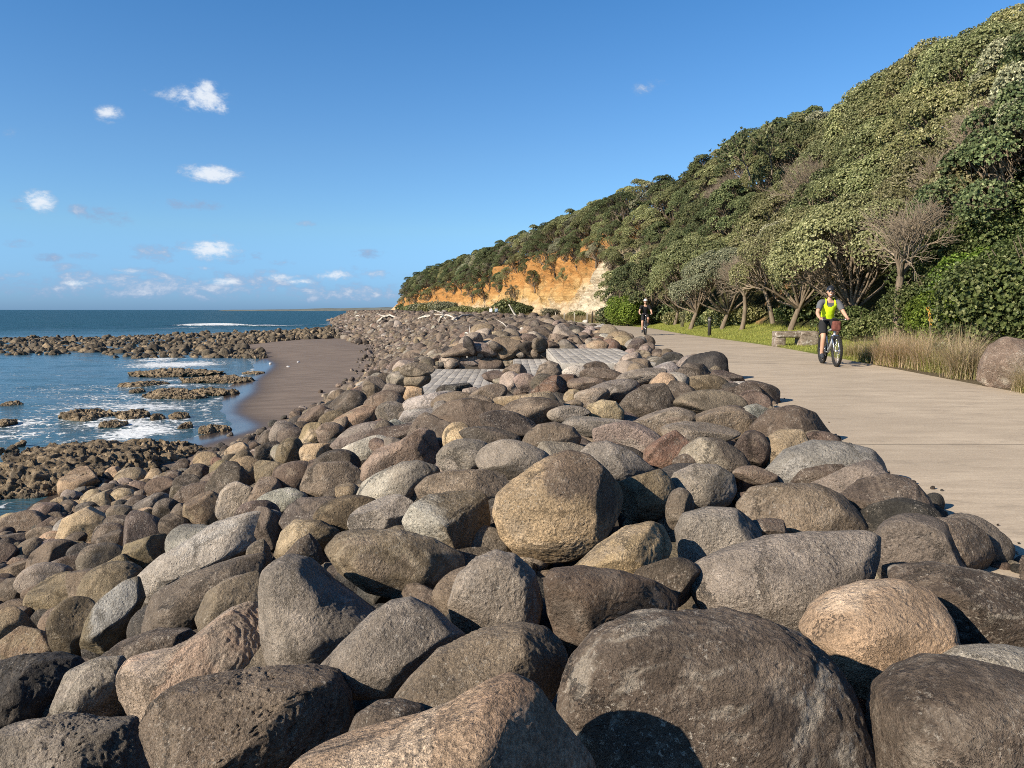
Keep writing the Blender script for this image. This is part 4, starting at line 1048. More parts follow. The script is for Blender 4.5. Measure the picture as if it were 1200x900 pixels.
REEF = [ # px, py of the waterline centre, width px, length in depth m, height m, label
 (60, 560, 200, 5.0, 1.15, "broad craggy reef shelf at the water's edge beside the boulder bank"),
 (150, 545, 130, 3.2, .90, "low craggy rock ledge joining the reef shelf to the beach"),
 (20, 578, 90, 1.4, .45, "dark low rock rim in the still water before the reef shelf"),
 (97, 491, 66, 1.4, .55, "flat brown outcrop in the foam, left of the small tide pool rocks"),
 (154, 490, 34, 1.2, .50, "middle brown outcrop in the foam between two smaller rocks"),
 (130, 499, 24, .8, .40, "small lumpy rock in front of the middle foam outcrop"),
 (182, 492, 15, .6, .38, "small dark rock standing in the water right of the foam outcrops"),
 (207, 491, 22, .8, .42, "small brown rock in the water midway to the sand spit"),
 (216, 502, 13, .6, .35, "single dark stone in the shallows before the sand spit"),
 (247, 507, 30, .9, .48, "brown rock at the waterline beside the sand"),
 (12, 475, 20, .9, .35, "lone dark rock far out in the foam at the left"),
 (4, 497, 18, .8, .35, "dark rock left of the flat brown outcrop"),
 (200, 440, 100, 2.4, .65, "long craggy outcrop nearest the surf, behind the other ledges"),
 (168, 452, 44, 1.6, .50, "short brown ledge at the left end of the middle outcrops"),
 (245, 448, 72, 1.8, .62, "brown ledge touching the sand behind the wide front outcrop"),
 (196, 465, 62, 1.8, .62, "wide front outcrop casting a dark reflection in the pool"),
 (250, 463, 44, 1.6, .62, "blocky outcrop right of the wide front outcrop"),
 (160, 459, 14, .6, .3, "tiny rock in front of the short brown ledge"),
 (296, 438, 22, 1.2, .30, "low rock lying on the sand at the pool's end"),
 (222, 467, 30, .9, .4, "small rock between the two front outcrops")]
for i, (px, py, w, ln, h, lab) in enumerate(REEF):
    C, k = sea_hit(px, py)
    V, T, col = craggy("rock", 60 + i * 9, w * k / F / 2 * 1.1, ln / 2 * (1.3 if k > 30 else 1.2), h * .8, 7 if w > 60 else 6)
    me = np_mesh("rock_outcrop", V + [0, 0, .12], T, [STONE], True, {"col": col})
    o = link("rock_outcrop", me, None, (C[0], C[1] + ln * .25, SEA - .16)); tag(o, lab, "rock", "craggy rock outcrops standing in the shallow water")
# the shelf's loose blocks and the long reef farther out: countless rocks
VV, CC, FF, base_n = [], [], [], 0
cr = [craggy("r", 400 + i * 13, 1, .85, .62, 4) for i in range(12)]
cr3 = [craggy("r", 400 + i * 13, 1, .85, .62, 3) for i in range(12)]
r_ = np.random.default_rng(5)
def put(x, y, z, s, cs, tint=1.0):
    global base_n
    V, T, col = cs[int(r_.integers(len(cs)))]
    R = rotmat(r_, True)
    col = col.copy(); col[:, :3] *= r_.uniform(.55, 1.25) * tint
    VV.append((V * s) @ R.T + [x, y, z]); FF.append(T + base_n); CC.append(col); base_n += len(V)
n = 0
while n < 9000:
    y = 76 + 150 * r_.random() ** 1.3; x = r_.uniform(-135, -24)
    px = 600 + 900 * x / y
    if px < -80: continue
    # near edge of the reef swings out to the left; far edge likewise
    y0 = 77 + 6 * fbm(np.array([[x * .06, 0, 0]]), 2, 3)[0] * 2 + 10 * sstep(-45, -70, x) * 0; y1 = 126 + 50 * sstep(-100, -25, x) * .9 + 10 * fbm(np.array([[x * .05, 4, 0]]), 2, 8)[0]
    y1 = y1 + 50 * sstep(-70, -35, x)
    if y < y0 or y > y1 or x > min(float(shore(y)) + 1.5 + 40 * sstep(98, 135, y), float(crest(y)) - 6): continue
    ed = min(sstep(0, 6, y - y0), 1)
    if r_.random() > .35 + .65 * ed: continue
    s = float(np.clip(r_.lognormal(math.log(.27), .5), .12, 1.0))
    z = max(float(sand_z(x, y)), SEA - .25) - .02 + r_.uniform(-.12, .10) + .08 * ed
    put(x, y, z, s, cr3); n += 1
for _ in range(0):    # scattered rocks beyond the reef
    y = r_.uniform(150, 330); x = -y * r_.uniform(.2, .72)
    if x > shore(y) - 2: continue
    put(x, y, SEA, r_.uniform(.3, 1.0), cr3, .5)
for _ in range(170):   # loose blocks over the near shelf
    px, py = r_.uniform(-20, 185), r_.uniform(512, 580)
    C, k = sea_hit(px, py, SEA + .2)
    if py < 528 and r_.random() < .8: continue
    if C[0] > shore(C[1]) + 2.5: continue
    if r_.random() > np.exp(-(((px - 70) / 90) ** 2 + ((py - 540) / 24) ** 2)) * 1.3: continue
    put(C[0], C[1], SEA + r_.uniform(.0, .3), float(np.clip(r_.lognormal(math.log(.16), .45), .07, .4)), cr)
me = np_mesh("reef", np.concatenate(VV), np.concatenate(FF), [STONE], True, {"col": np.concatenate(CC)})
o = link("reef", me); tag(o, "long low reef of countless brown rocks along the shallows", "reef", kind="stuff")
# ------------------------------------------------------------------ foliage
def leaf_material(name, trans=.25, rough=.55):
    m = bpy.data.materials.new(name); m.use_nodes = True
    t = NT(m.node_tree); b = m.node_tree.nodes["Principled BSDF"]; out = m.node_tree.nodes["Material Output"]
    b.inputs["Roughness"].default_value = rough; b.inputs["Specular IOR Level"].default_value = .25
    col = t.attr("col").outputs["Color"]
    r = t.new("ShaderNodeObjectInfo").outputs["Random"]
    hs = t.new("ShaderNodeHueSaturation"); t.l.new(col, hs.inputs["Color"])
    t.l.new(t.map(r, 0, 1, .475, .515, smooth=False), hs.inputs["Hue"])
    r2 = t.math('FRACT', t.math('MULTIPLY', r, 7.31)); t.l.new(t.map(r2, 0, 1, .8, 1.22, smooth=False), hs.inputs["Value"])
    t.l.new(hs.outputs[0], b.inputs["Base Color"])
    tr = t.new("ShaderNodeBsdfTranslucent"); t.l.new(t.gain(hs.outputs[0], 1.1), tr.inputs["Color"])
    mx = t.new("ShaderNodeMixShader"); mx.inputs[0].default_value = trans
    t.l.new(b.outputs[0], mx.inputs[1]); t.l.new(tr.outputs[0], mx.inputs[2]); t.l.new(mx.outputs[0], out.inputs["Surface"])
    return m
LEAF = leaf_material("foliage"); GRASS = leaf_material("grass_blades", .3, .6)
BARK = plain("bark", (.17, .135, .10), .9, .1, var=.4, scale=14, bump=.7, stretch=(1, 1, .25))
TWIG = plain("twigs", (.26, .212, .158), .9, .1, var=.25, scale=3, bump=0)

def unit(v): return v / (np.linalg.norm(v, axis=-1, keepdims=True) + 1e-9)

def tufts(r_, P, N, size, nleaf, col_fn, spread=.9, wid=.38):
    """rosettes of leaves at points P with axis N -> V, quads, colours"""
    n = len(P)
    ref = unit(r_.normal(size=(n, 3))); U = unit(np.cross(N, ref)); W = np.cross(N, U)
    V = []; C = []
    base = col_fn(n)
    for k in range(nleaf):
        a = 2 * PI * k / nleaf + r_.uniform(-.5, .5, n)
        tilt = r_.uniform(.45, 1.0, n) * spread
        d = unit(N * (1 - tilt * .75)[:, None] + (np.cos(a)[:, None] * U + np.sin(a)[:, None] * W) * tilt[:, None])
        s = unit(np.cross(d, N + .22 * r_.normal(size=(n, 3))))
        L = (size * r_.uniform(.7, 1.25, n))[:, None]
        w = L * wid
        up = np.cross(s, d) * L * .08
        V.append(np.stack([P, P + d * L * .5 + s * w + up, P + d * L, P + d * L * .5 - s * w + up], 1))
        C.append(np.repeat((base * r_.uniform(.8, 1.2, (n, 1)))[:, None, :], 4, 1))
    V = np.stack(V, 1).reshape(-1, 3); C = np.stack(C, 1).reshape(-1, 3)
    return V, np.arange(len(V)).reshape(-1, 4), C

def palette(r_, a, b, tip, ptip):
    def f(n):
        k = r_.random((n, 1)); c = np.array(a) * (1 - k) + np.array(b) * k
        t = r_.random((n, 1)) < ptip
        return np.where(t, np.array(tip) * r_.uniform(.8, 1.2, (n, 1)), c)
    return f
SPECIES = {   # leaf colours, tip colour, share of tips
    'olive': ((0.144, 0.164, 0.066), (0.280, 0.285, 0.132), (0.389, 0.389, 0.209), .14),
    'pale': ((0.145, 0.155, 0.067), (0.264, 0.264, 0.127), (0.353, 0.347, 0.197), .16),
    'dark': ((0.066, 0.094, 0.042), (0.158, 0.183, 0.079), (0.233, 0.258, 0.125), .12),
    'grey': ((0.158, 0.167, 0.102), (0.282, 0.282, 0.180), (0.385, 0.373, 0.252), .16),
    'bright': ((.070, .125, .020), (.145, .225, .035), (.23, .31, .07), .16),
    'glossy': ((0.063, 0.089, 0.028), (0.142, 0.174, 0.059), (0.238, 0.260, 0.111), .16)}

def wind_crown(seed, sp, R=2.1, H=3.6, nl=17, dens=560, leaf=.060, shear=.38, zlo=.9, nleaf=5):
    """a wind-shorn coastal crown: lobes over a leaning dome, low to seaward (-x), high inland"""
    r_ = np.random.default_rng(seed)
    lob = []
    for i in range(nl):
        a = i * 2.39996 + r_.uniform(-.3, .3); q = math.sqrt((i + .5) / nl)
        x, y = R * .86 * q * math.cos(a), R * .9 * q * math.sin(a)
        z = zlo + (H - zlo) * math.sqrt(max(0, 1 - q * q * .88)) - .5 + shear * x + r_.uniform(-.22, .22)
        lob.append((np.array([x, y, max(z, .35)]), r_.uniform(.48, .86) * R / 2.1))
    V = []; Q = []; C = []; n0 = 0
    fn = palette(r_, *SPECIES[sp])
    cen = np.array([0.25 * R, 0, zlo * .6])
    for c, r in lob:
        n = int(dens * (r / .7) ** 2)
        d = unit(r_.normal(size=(n, 3))); out = unit(c - cen)
        d = unit(d + out * .75 + np.array([-.12, -.05, .25]))
        rr = r * (1 + .22 * fbm(d * 2.2 + c, 2, seed)) * r_.uniform(.82, 1.05, n)
        P = c + d * rr[:, None] * [1, 1, .8]
        N = unit(d + np.array([-.12, -.08, .22]) + .28 * r_.normal(size=(n, 3)))
        k = r_.uniform(.78, 1.25)
        v, q_, c_ = tufts(r_, P, N, leaf * r_.uniform(.85, 1.15), nleaf, fn)
        V.append(v); Q.append(q_ + n0); C.append(np.clip(c_ * k, 0, 1)); n0 += len(v)
    crown = np_mesh("crown", np.concatenate(V), np.concatenate(Q), [LEAF], False, {"col": np.concatenate(C)})
    # trunk, limbs and the bare under-canopy twigs
    mb = MB()
    fork = np.array([.15 * R, 0, H * .22])
    mb.tube([[.1, 0, -.5], [.05, .03, .1], fork * [.6, 1, .6], fork], [.17, .14, .12, .10], 8)
    for c, r in lob:
        mid = fork * .45 + c * .55 + np.array([.1, 0, -.28]) + r_.normal(size=3) * .12
        mb.tube([fork - [0, 0, .1], mid, c + (c - mid) * .15], [.07, .045, .02], 5, False)
        for _ in range(9):
            d = unit(r_.normal(size=3) + unit(c - cen) * .9); s = mid * .5 + c * .5 + r_.normal(size=3) * .15
            e = c + d * r * .92
            mb.tube([s, (s + e) / 2 + r_.normal(size=3) * .09, e], [.020, .014, .006], 3, False)
    return crown, mb.mesh("trunk", BARK)

def bare_tree(seed, H=3.2, R=1.7, lv=5, trunk=1.15, lean=(-.10, 0), r0=.13):
    r_ = np.random.default_rng(seed); mb = MB(); tw = MB()
    def grow(p, d, L, rad_, k):
        n = 3; pts = [p]
        for i in range(n):
            d = unit(d + r_.normal(size=3) * .14 + np.array([0, 0, .05])); pts.append(pts[-1] + d * L / n)
        (mb if k <= 1 else tw).tube(pts, np.linspace(rad_, rad_ * .7, n + 1), 7 if k == 0 else 4 if k < 3 else 3, False)
        if k >= lv: return
        m = [5, 4, 4, 4, 4, 3][k]
        ref = unit(np.cross(d, r_.normal(size=3)))
        for j in range(m):
            a = 2 * PI * j / m + r_.uniform(-.5, .5)
            w = np.cos(a) * ref + np.sin(a) * np.cross(d, ref)
            sp = r_.uniform(.35, .85) if k else r_.uniform(.45, .8)
            nd = unit(d + w * sp)
            st = pts[-1] if (j < 2 or k == 0) else pts[-2]
            grow(st, nd, (L * r_.uniform(.66, .88) if k else .72), max(rad_ * .52, .0052), k + 1)
    grow(np.array([0, 0, -.15]), unit(np.array([lean[0], lean[1], 1.0])), trunk, r0, 0)
    me1, me2 = mb.mesh("trunk", BARK), tw.mesh("twigs", TWIG)
    return me1, me2

def shrub(seed, sp, R=1.0, H=1.2, n=900, leaf=.11, nleaf=5, lobes=9):
    r_ = np.random.default_rng(seed); fn = palette(r_, *SPECIES[sp])
    V = []; Q = []; C = []; n0 = 0
    for i in range(lobes):
        a = i * 2.4; q = math.sqrt((i + .4) / lobes)
        c = np.array([R * .7 * q * math.cos(a), R * .7 * q * math.sin(a), H * .48 * (1 - .45 * q) + r_.uniform(0, .2) * H]); r = R * r_.uniform(.36, .55)
        m = n // lobes; d = unit(r_.normal(size=(m, 3)) + np.array([0, -.1, .3])); 
        P = c + d * (r * r_.uniform(.75, 1.06, m))[:, None] * [1, 1, H / R * .75]; P[:, 2] = np.maximum(P[:, 2], .02)
        v, q_, c_ = tufts(r_, P, unit(d + [-.1, -.1, .25] + .3 * r_.normal(size=(m, 3))), leaf, nleaf, fn, wid=.42)
        V.append(v); Q.append(q_ + n0); C.append(np.clip(c_ * r_.uniform(.8, 1.2), 0, 1)); n0 += len(v)
    cr = np_mesh("foliage", np.concatenate(V), np.concatenate(Q), [LEAF], False, {"col": np.concatenate(C)})
    mb = MB()
    for i in range(10):
        a = r_.uniform(0, 2 * PI); e = np.array([math.cos(a) * R * .6, math.sin(a) * R * .6, H * r_.uniform(.5, .85)])
        mb.tube([[0, 0, -.1], e * [.35, .35, .5], e], [.03, .02, .008], 4, False)
    return cr, mb.mesh("stems", BARK)

PROTO = {}
def proto_tree(key, name, crown, trunk, cn="crown", tn="trunk"):
    root = empty(name); part(tn, trunk, root); part(cn, crown, root); PROTO[key] = [root, False]
for i, sp in enumerate(['olive', 'pale', 'olive', 'grey', 'olive', 'pale', 'dark', 'olive']):
    proto_tree('w%d' % i, 'coastal_tree', *wind_crown(40 + i * 3, sp, R=[2.1, 2.3, 1.9, 2.0, 2.4, 2.0, 2.0, 2.2][i], H=[3.6, 3.4, 3.9, 3.5, 3.4, 3.8, 4.0, 3.5][i]))
for i, sp in enumerate(['dark', 'olive', 'dark']):   # upright cliff-top and grove trees
    proto_tree('u%d' % i, 'evergreen_tree', *wind_crown(90 + i * 3, sp, R=1.9, H=5.2, nl=22, dens=300, leaf=.09, shear=.12, zlo=1.0))
for i, sp in enumerate(['pale', 'olive', 'grey', 'pale']):
    proto_tree('f%d' % i, 'coastal_tree', *wind_crown(140 + i * 3, sp, R=2.5, H=[4.6, 5.0, 4.4, 4.8][i], nl=20, shear=.28, zlo=2.1, dens=620, leaf=.055))
for i in range(3):
    t1, t2 = bare_tree(200 + i * 5, lv=5, trunk=[2.3, 1.3, 1.7][i], r0=[.14, .10, .12][i])
    root = empty('bare_tree'); part('trunk', t1, root); part('twigs', t2, root); PROTO['b%d' % i] = [root, False]
for i, (sp, R, H, n, lf) in enumerate([('bright', 1.5, 2.1, 11000, .058), ('glossy', 1.7, 2.6, 13000, .056), ('dark', 1.2, 1.3, 1700, .10), ('olive', 1.2, 1.1, 1500, .10), ('glossy', 1.0, .9, 2600, .058), ('grey', 1.3, 1.5, 1700, .10)]):
    cr, st = shrub(300 + i * 7, sp, R, H, n, lf)
    root = empty('shrub'); part('stems', st, root); part('foliage', cr, root); PROTO['s%d' % i] = [root, False]

PLANTS = []     # dict(o, desc, px, py, grp)
def plant(key, x, y, z, s=1.0, rz=0.0, desc='', grp='', cat='tree', sz=None, tilt=0.0, ch=1.2):
    root, used = PROTO[key]
    o = copy_tree(root) if used else root
    PROTO[key][1] = True
    o.location = (x, y, z); o.rotation_euler = (0, tilt, rz); o.scale = (s, s, sz if sz else s)
    u, v, d = project((x, y, z + ch * s * 1.6))
    PLANTS.append(dict(o=o, desc=desc, px=float(u), py=float(v), grp=grp, cat=cat, d=float(d)))
    return o
DESC = {'olive': "olive green wind shorn tree", 'pale': "pale olive wind shorn tree", 'grey': "greyish green wind shorn tree", 'dark': "dark green wind shorn tree"}
wsp = ['olive', 'pale', 'olive', 'grey', 'olive', 'pale', 'dark', 'olive']
r_ = np.random.default_rng(77)

# hand-placed front row: trunks you can see, left to right in the photo
def at(px, Y): return (px - 600) / F * Y
def front(key, px, Y, s, desc, cat='tree', zoff=0, **k):
    x = at(px, Y); z = float(hill_z(x, Y)) if x > hillB(Y) - .3 else .05 + (LAWN_UP if Y > 20 else .25) * float(sstep(.15, 1, (x - pathR(Y)) / (hillB(Y) + 1.2 - pathR(Y))))
    return plant(key, x, Y, max(z, .05) - .05 + zoff, s, desc=desc, cat=cat, **k)
front('b0', 1051, 23.2, 1.08, "bare grey twiggy tree with a tall single trunk", rz=.4, zoff=-.2)
front('f0', 985, 28.5, 1.05, "pale wind shorn tree leaning over the near cyclist", rz=.1)
front('f3', 925, 35.0, 1.05, "pale wind shorn tree above the stone bench", rz=.0)
front('b2', 868, 40.5, 1.15, "bare brown twiggy tree with forked trunk near the bollard", rz=2.0)
front('f2', 845, 43.5, 1.0, "greyish wind shorn tree behind the bollard", rz=.2)
front('f1', 808, 48.0, 1.05, "olive wind shorn tree at the left end of the front row", rz=-.2)
front('b1', 905, 36.0, 1.2, "bare low twiggy tree between the bollard and the bench", rz=1.0, zoff=.6)
front('b1', 1000, 29.0, 1.1, "bare low twiggy tree behind the near cyclist", rz=2.2, zoff=.5)
front('b2', 1168, 25.5, 1.35, "large bare grey twiggy tree high at the right edge", rz=.3, zoff=-.2)
front('b1', 1120, 26.5, 1.2, "bare brown twiggy thicket between the tall bare trunk and the right edge", rz=.9, zoff=.3)
# shrubs along the foot of the bank
for px, Y, k, s, d in [(1100, 22.5, 's1', .92, "glossy broad leaved shrub right of the bare tall trunk"), (1128, 20.3, 's0', 1.0, "bright green shrub behind the dry tussocks"), (1160, 21.3, 's0', 1.25, "tall bright green shrub above the tussocks"), (1197, 19.5, 's1', 1.2, "glossy dark shrub behind the streaked boulder at the right edge"),
                       (1188, 23.0, 's1', 1.15, "large glossy shrub behind the tall bright green one"), (1135, 24.0, 's1', 1.15, "large glossy shrub right of the bare trunk, above the bright one"), (1228, 17.5, 's1', 1.3, "glossy shrub cut by the right edge of the view"),
                       (1022, 25.8, 's4', 1.0, "low glossy shrub left of the bare tall trunk"), (1003, 27.5, 's4', 1.3, "low glossy shrub behind the near cyclist's handlebars"), (947, 36, 's2', 1.0, "dark low shrub behind the right end of the bench"), (932, 37, 's4', 1.2, "low glossy shrub behind the bench"),
                       (882, 43.5, 's3', .95, "rounded olive shrub under the forked trunk"), (853, 46, 's3', 1.1, "rounded olive shrub right of the bollard"), (838, 48, 's2', 1.1, "rounded dark shrub directly behind the bollard"), (778, 62, 's2', 1.2, "dark shrub right of the far cyclist"), (793, 58, 's3', 1.0, "low olive shrub between far cyclist and bollard"),
                       (735, 62, 's0', 1.25, "bright green rounded shrub left of the far cyclist"), (755, 66, 's2', 1.3, "dark shrub directly behind the far cyclist"), (722, 66, 's2', 1.4, "dark shrub at the left end of the grove"), (822, 52, 's3', 1.1, "low olive shrub left of the bollard")]:
    front(k, px, Y, s, d, 'shrub', rz=r_.uniform(0, 6), grp="shrubs along the foot of the bank", ch=.6)
# grove trees in front of the cliff's near end
for px, Y, k, s, d in [(735, 66, 'u0', 1.0, "dark evergreen tree hiding the near end of the cliff"), (760, 62, 'u2', 1.0, "dark evergreen tree above the far cyclist"), (790, 57, 'u1', .95, "olive evergreen tree between far cyclist and bollard"), (775, 66, 'u1', 1.1, "olive evergreen tree deep in the grove"), (722, 74, 'u1', 1.0, "olive evergreen at the cliff edge of the grove")]:
    front(k, px, Y, s, d, rz=r_.uniform(-.4, .4), grp="evergreen trees at the end of the bank")

# canopy over the hill
rows = [2.2, 4.1, 6.0, 7.9, 9.8]
rown = ["low on the bank", "lower half of the bank", "halfway up the bank", "high on the bank", "on the ridge line"]
for ri, q in enumerate(rows):
    y = 11.0 + (ri % 2) * 1.2
    while y < 84:
        yj = y + r_.uniform(-.5, .5); x = float(hillB(yj)) + q + r_.uniform(-.4, .4)
        kx = int(r_.integers(8)); s = r_.uniform(1.0, 1.4)
        u, v, d = project((x, yj, float(hill_z(x, yj)) + 2))
        k = 'w%d' % kx; desc = DESC[wsp[kx]]
        if yj > 56 and r_.random() < .55:
            ku = int(r_.integers(3)); k = 'u%d' % ku; desc = ['dark', 'olive', 'dark'][ku] + ' upright evergreen tree'; s *= .8
        if r_.random() < .13 and 34 < y and 0 < ri < 3: 
            k = 'b%d' % int(r_.integers(3)); desc = "bare brown twiggy tree"; s *= 1.15
        if ri == 0 and y < 24: 
            y += 2.6; continue
        if u < 1750 and d > 0:
            plant(k, x, yj, float(hill_z(x, yj)) - .35, s, r_.uniform(-.45, .45), desc + " " + rown[ri], "trees covering the coastal bank", tilt=-.12)
        y += (3.5 if y < 50 else 3.9) * r_.uniform(.9, 1.15)
# cliff top
y = 84.0
while y < 330:
    for q, sc in ((2.0, .9), (4.0, 1.1), (6.5, 1.15)):
        if r_.random() < ((.62 if y > 104 else .1) if q < 3 else .06): continue
        yj = y + r_.uniform(-1.2, 1.2); x = float(hillB(yj)) + q + r_.uniform(-.5, .5)
        H = float(ridgeH(yj)); sh = max(.5, min(1.15, H / 8))
        k = ['w0', 'w3', 'w6', 'u0', 'u1', 'w7', 'u2'][int(r_.integers(7))]
        if q < 3: k = ['w6', 'w0', 'w3'][int(r_.integers(3))]
        plant(k, x, yj, float(hill_z(x, yj)) - (1.3 if q < 3 else .8), sc * sh * (.8 if k[0] == 'u' else 1.0) * (1 + max(0, yj - 120) / 500), r_.uniform(0, 6), ("dark " if k in ('w6', 'u0', 'u2') else "olive ") + "tree on the cliff top", "trees along the cliff top")
    y += 3.6 + (y - 84) * .028
# draping bushes and the scrub at the cliff foot
for (px, Y, k, s) in [(547, 168, 'u0', 1.5), (532, 190, 'w6', 1.5), (560, 160, 'w6', 1.3), (520, 205, 'w0', 1.4), (585, 140, 'w0', 1.2), (618, 122, 'w6', 1.1), (640, 112, 'u2', .9), (655, 108, 'w6', 1.0), (668, 100, 'w0', 1.0), (690, 93, 'w0', .9), (712, 84, 'w7', 1.0), (700, 88, 'w6', .8)]:
    x = float(hillB(Y)) + 1.5; plant(k, x, Y, float(hill_z(x, Y)) - 1.2, s, r_.uniform(0, 6), "bushy tree spilling over the cliff edge", "trees along the cliff top")
for (q, Y, z, k, s) in [(.9, 165, 2.6, 'w6', 1.25), (1.1, 160, 4.2, 'u0', 1.0), (.9, 152, 3.6, 'u2', .95), (1.2, 146, 5.0, 'w0', 1.1), (1.2, 172, 5.0, 'w6', 1.3), (1.4, 133, 6.2, 'w6', .9), (1.5, 119, 6.6, 'w0', .8), (1.2, 192, 5.5, 'w0', 1.2), (1.2, 212, 5.0, 'u2', 1.0), (1.4, 103, 6.3, 'w7', .75), (1.2, 92, 5.6, 'w0', .7), (1.0, 140, 3.0, 'w3', .8), (1.1, 128, 4.4, 'w6', .8), (1.2, 112, 4.8, 'w0', .7), (.9, 178, 3.4, 'w0', 1.1), (1.1, 184, 5.5, 'w6', 1.2), (1.2, 200, 4.4, 'w6', 1.1), (1.0, 224, 4.5, 'w0', 1.2), (1.3, 108, 7.6, 'w6', .9), (1.3, 98, 6.8, 'w3', .8), (1.0, 238, 3.0, 'w0', 1.3), (1.0, 252, 4.0, 'w6', 1.4), (.9, 268, 2.6, 'w0', 1.4), (.9, 284, 3.4, 'w6', 1.4), (.8, 300, 2.0, 'w3', 1.4)]:
    plant(k, float(hillB(Y)) + q, Y, z, s, r_.uniform(0, 6), "bush clinging to the face of the orange cliff", "trees along the cliff top")
for (px, Y, k, s, d) in [(598, 131, 's2', 2.6, "round dark bush at the cliff foot behind the two walkers"), (612, 126, 's2', 1.8, "dark bush right of the two walkers"), (570, 138, 's3', 1.6, "low olive bush left of the two walkers"), (545, 155, 's3', 2.0, "low olive bush under the orange cliff"), (522, 170, 's5', 2.6, "broad greyish bush under the orange cliff"), (507, 185, 's3', 3.0, "broad olive bush at the left end of the cliff"), (495, 210, 's5', 2.6, "greyish bush at the headland's foot"),
                       (488, 240, 's2', 3.0, "dark bush at the headland's tip"), (476, 300, 's2', 3.2, "dark outermost bush on the headland"), (483, 270, 's3', 3.0, "olive bush near the headland's tip"), (532, 165, 's3', 1.8, "small olive bush under the orange cliff"), (560, 145, 's3', 1.5, "small olive bush left of the walkers"), (645, 104, 's5', 1.0, "small grey bush behind the fence posts"), (676, 94, 's3', .9, "small olive bush on the pale slip")]:
    x = at(px, Y); plant(k, x, Y, .1 + .35, s, r_.uniform(0, 6), d, "bushes at the cliff foot", 'shrub', sz=s * .8, ch=.5)
# scraggly shrub standing out on the ridge against the sky
root = empty('ridge_shrub'); t1, t2 = bare_tree(251, lv=3, trunk=1.0, r0=.05); part('stems', t1, root); part('twigs', t2, root)
rr = np.random.default_rng(3); P = np.array([v.co[:] for v in t2.vertices])[::9]
v_, q_, c_ = tufts(rr, P, unit(rr.normal(size=P.shape) + [0, 0, .8]), .16, 4, palette(rr, *SPECIES['dark']))
part('foliage', np_mesh("foliage", v_, q_, [LEAF], False, {"col": c_}), root); PROTO['rs'] = [root, False]
for px, py, Y, s in [(880, 168, 52, 1.3), (906, 160, 50, 1.2)]:
    d = ray(px, py); k = Y / d[1]; C = EYE + k * d
    plant('rs', C[0], C[1], C[2] - 2.2, s, px, "thin dark shrub sticking out of the ridge against the sky, " + ("left one" if px < 890 else "right one"), "ridge shrubs", 'shrub')

# ------------------------------------------------------------------ grass
def blades(r_, P, L, w, lean, col, n=3):
    """curved blades: P base (k,3)"""
    k = len(P); a = r_.uniform(0, 2 * PI, k); d = np.stack([np.cos(a), np.sin(a), 0 * a], 1)
    s = np.stack([-np.sin(a), np.cos(a), 0 * a], 1)
    V = []
    for i in range(n + 1):
        t = i / n; c = P + np.array([0, 0, 1.0]) * (L * (t - .28 * lean * t * t))[:, None] + d * (L * lean * t ** 1.8)[:, None]
        ww = (w * (1 - t * .92))[:, None]
        V.append(np.stack([c - s * ww, c + s * ww], 1))
    V = np.stack(V, 1).reshape(-1, 3); m = 2 * (n + 1)
    q = np.concatenate([np.stack([np.arange(k) * m + 2 * i, np.arange(k) * m + 2 * i + 1, np.arange(k) * m + 2 * i + 3, np.arange(k) * m + 2 * i + 2], 1) for i in range(n)])
    return V, q, np.repeat(col, m, 0)
def tussock(seed, n=900, R=.16, L=.75, dry=.75):
    r_ = np.random.default_rng(seed)
    P = np.stack([r_.normal(size=n) * R, r_.normal(size=n) * R, np.full(n, -.02)], 1)
    k = r_.random((n, 1)); col = np.where(r_.random((n, 1)) < dry, np.array((.40, .31, .18)) * (1 - k) + np.array((.60, .49, .32)) * k, np.array((.15, .17, .04)) * (1 - k) + np.array((.30, .29, .085)) * k)
    Ln = L * r_.uniform(.45, 1.15, n) * np.where(col[:, 1] > col[:, 0], .6, 1)
    v, q, c = blades(r_, P, Ln, r_.uniform(.0025, .005, n), np.clip(r_.normal(.75, .34, n), .05, 1.6), col)
    return np_mesh("grass_tussock", v, q, [GRASS], False, {"col": c})
TUS = [tussock(500 + i, 1100, [.10, .13, .09, .14][i], [1.0, 1.1, .95, .8][i], [.72, .55, .78, .30][i]) for i in range(4)]
for i, (px, Y, k, s, lab) in enumerate([(1002, 20.6, 3, .9, "green tinged tussock right behind the near bicycle's wheel"), (1020, 19.3, 3, 1.0, "low greenish tussock at the left end of the row"), (1038, 18.2, 0, 1.0, "dry tan tussock next to the left end of the row"), (1056, 17.6, 1, .95, "dry tussock with green base, left of the leafy sprig"), (1073, 17.2, 2, 1.05, "dense straw coloured tussock under the flower stalk"), (1090, 16.6, 1, 1.0, "straw tussock just right of the flower stalk"),
                                       (1108, 16.0, 3, 1.05, "greenish tussock left of the big fan shaped one"), (1129, 14.6, 0, 1.15, "big fan shaped straw tussock left of the streaked boulder"), (1140, 15.4, 2, .95, "straw tussock behind the big fan shaped one"), (1203, 12.0, 1, .6, "dry tussock in front of the streaked boulder"), (1222, 11.7, 3, .6, "greenish tussock at the right edge in front of the boulder"),
                                       (1075, 18.6, 3, 1.0, "greenish tussock in the back row below the bright shrub"), (1045, 20.5, 0, .9, "straw tussock in the back row near the bare trunk"), (1110, 18.2, 1, 1.0, "dry tussock in the back row under the glossy leaves")]):
    o = link("grass_tussock", TUS[k], None, (max(at(px, Y), float(pathR(Y)) + .12), Y, .02)); o.scale = (s * 1.05, s * 1.05, s * .88); o.rotation_euler = (0, 0, i * 1.3)
    tag(o, lab, "tussock", "dry tussocks along the walkway edge")
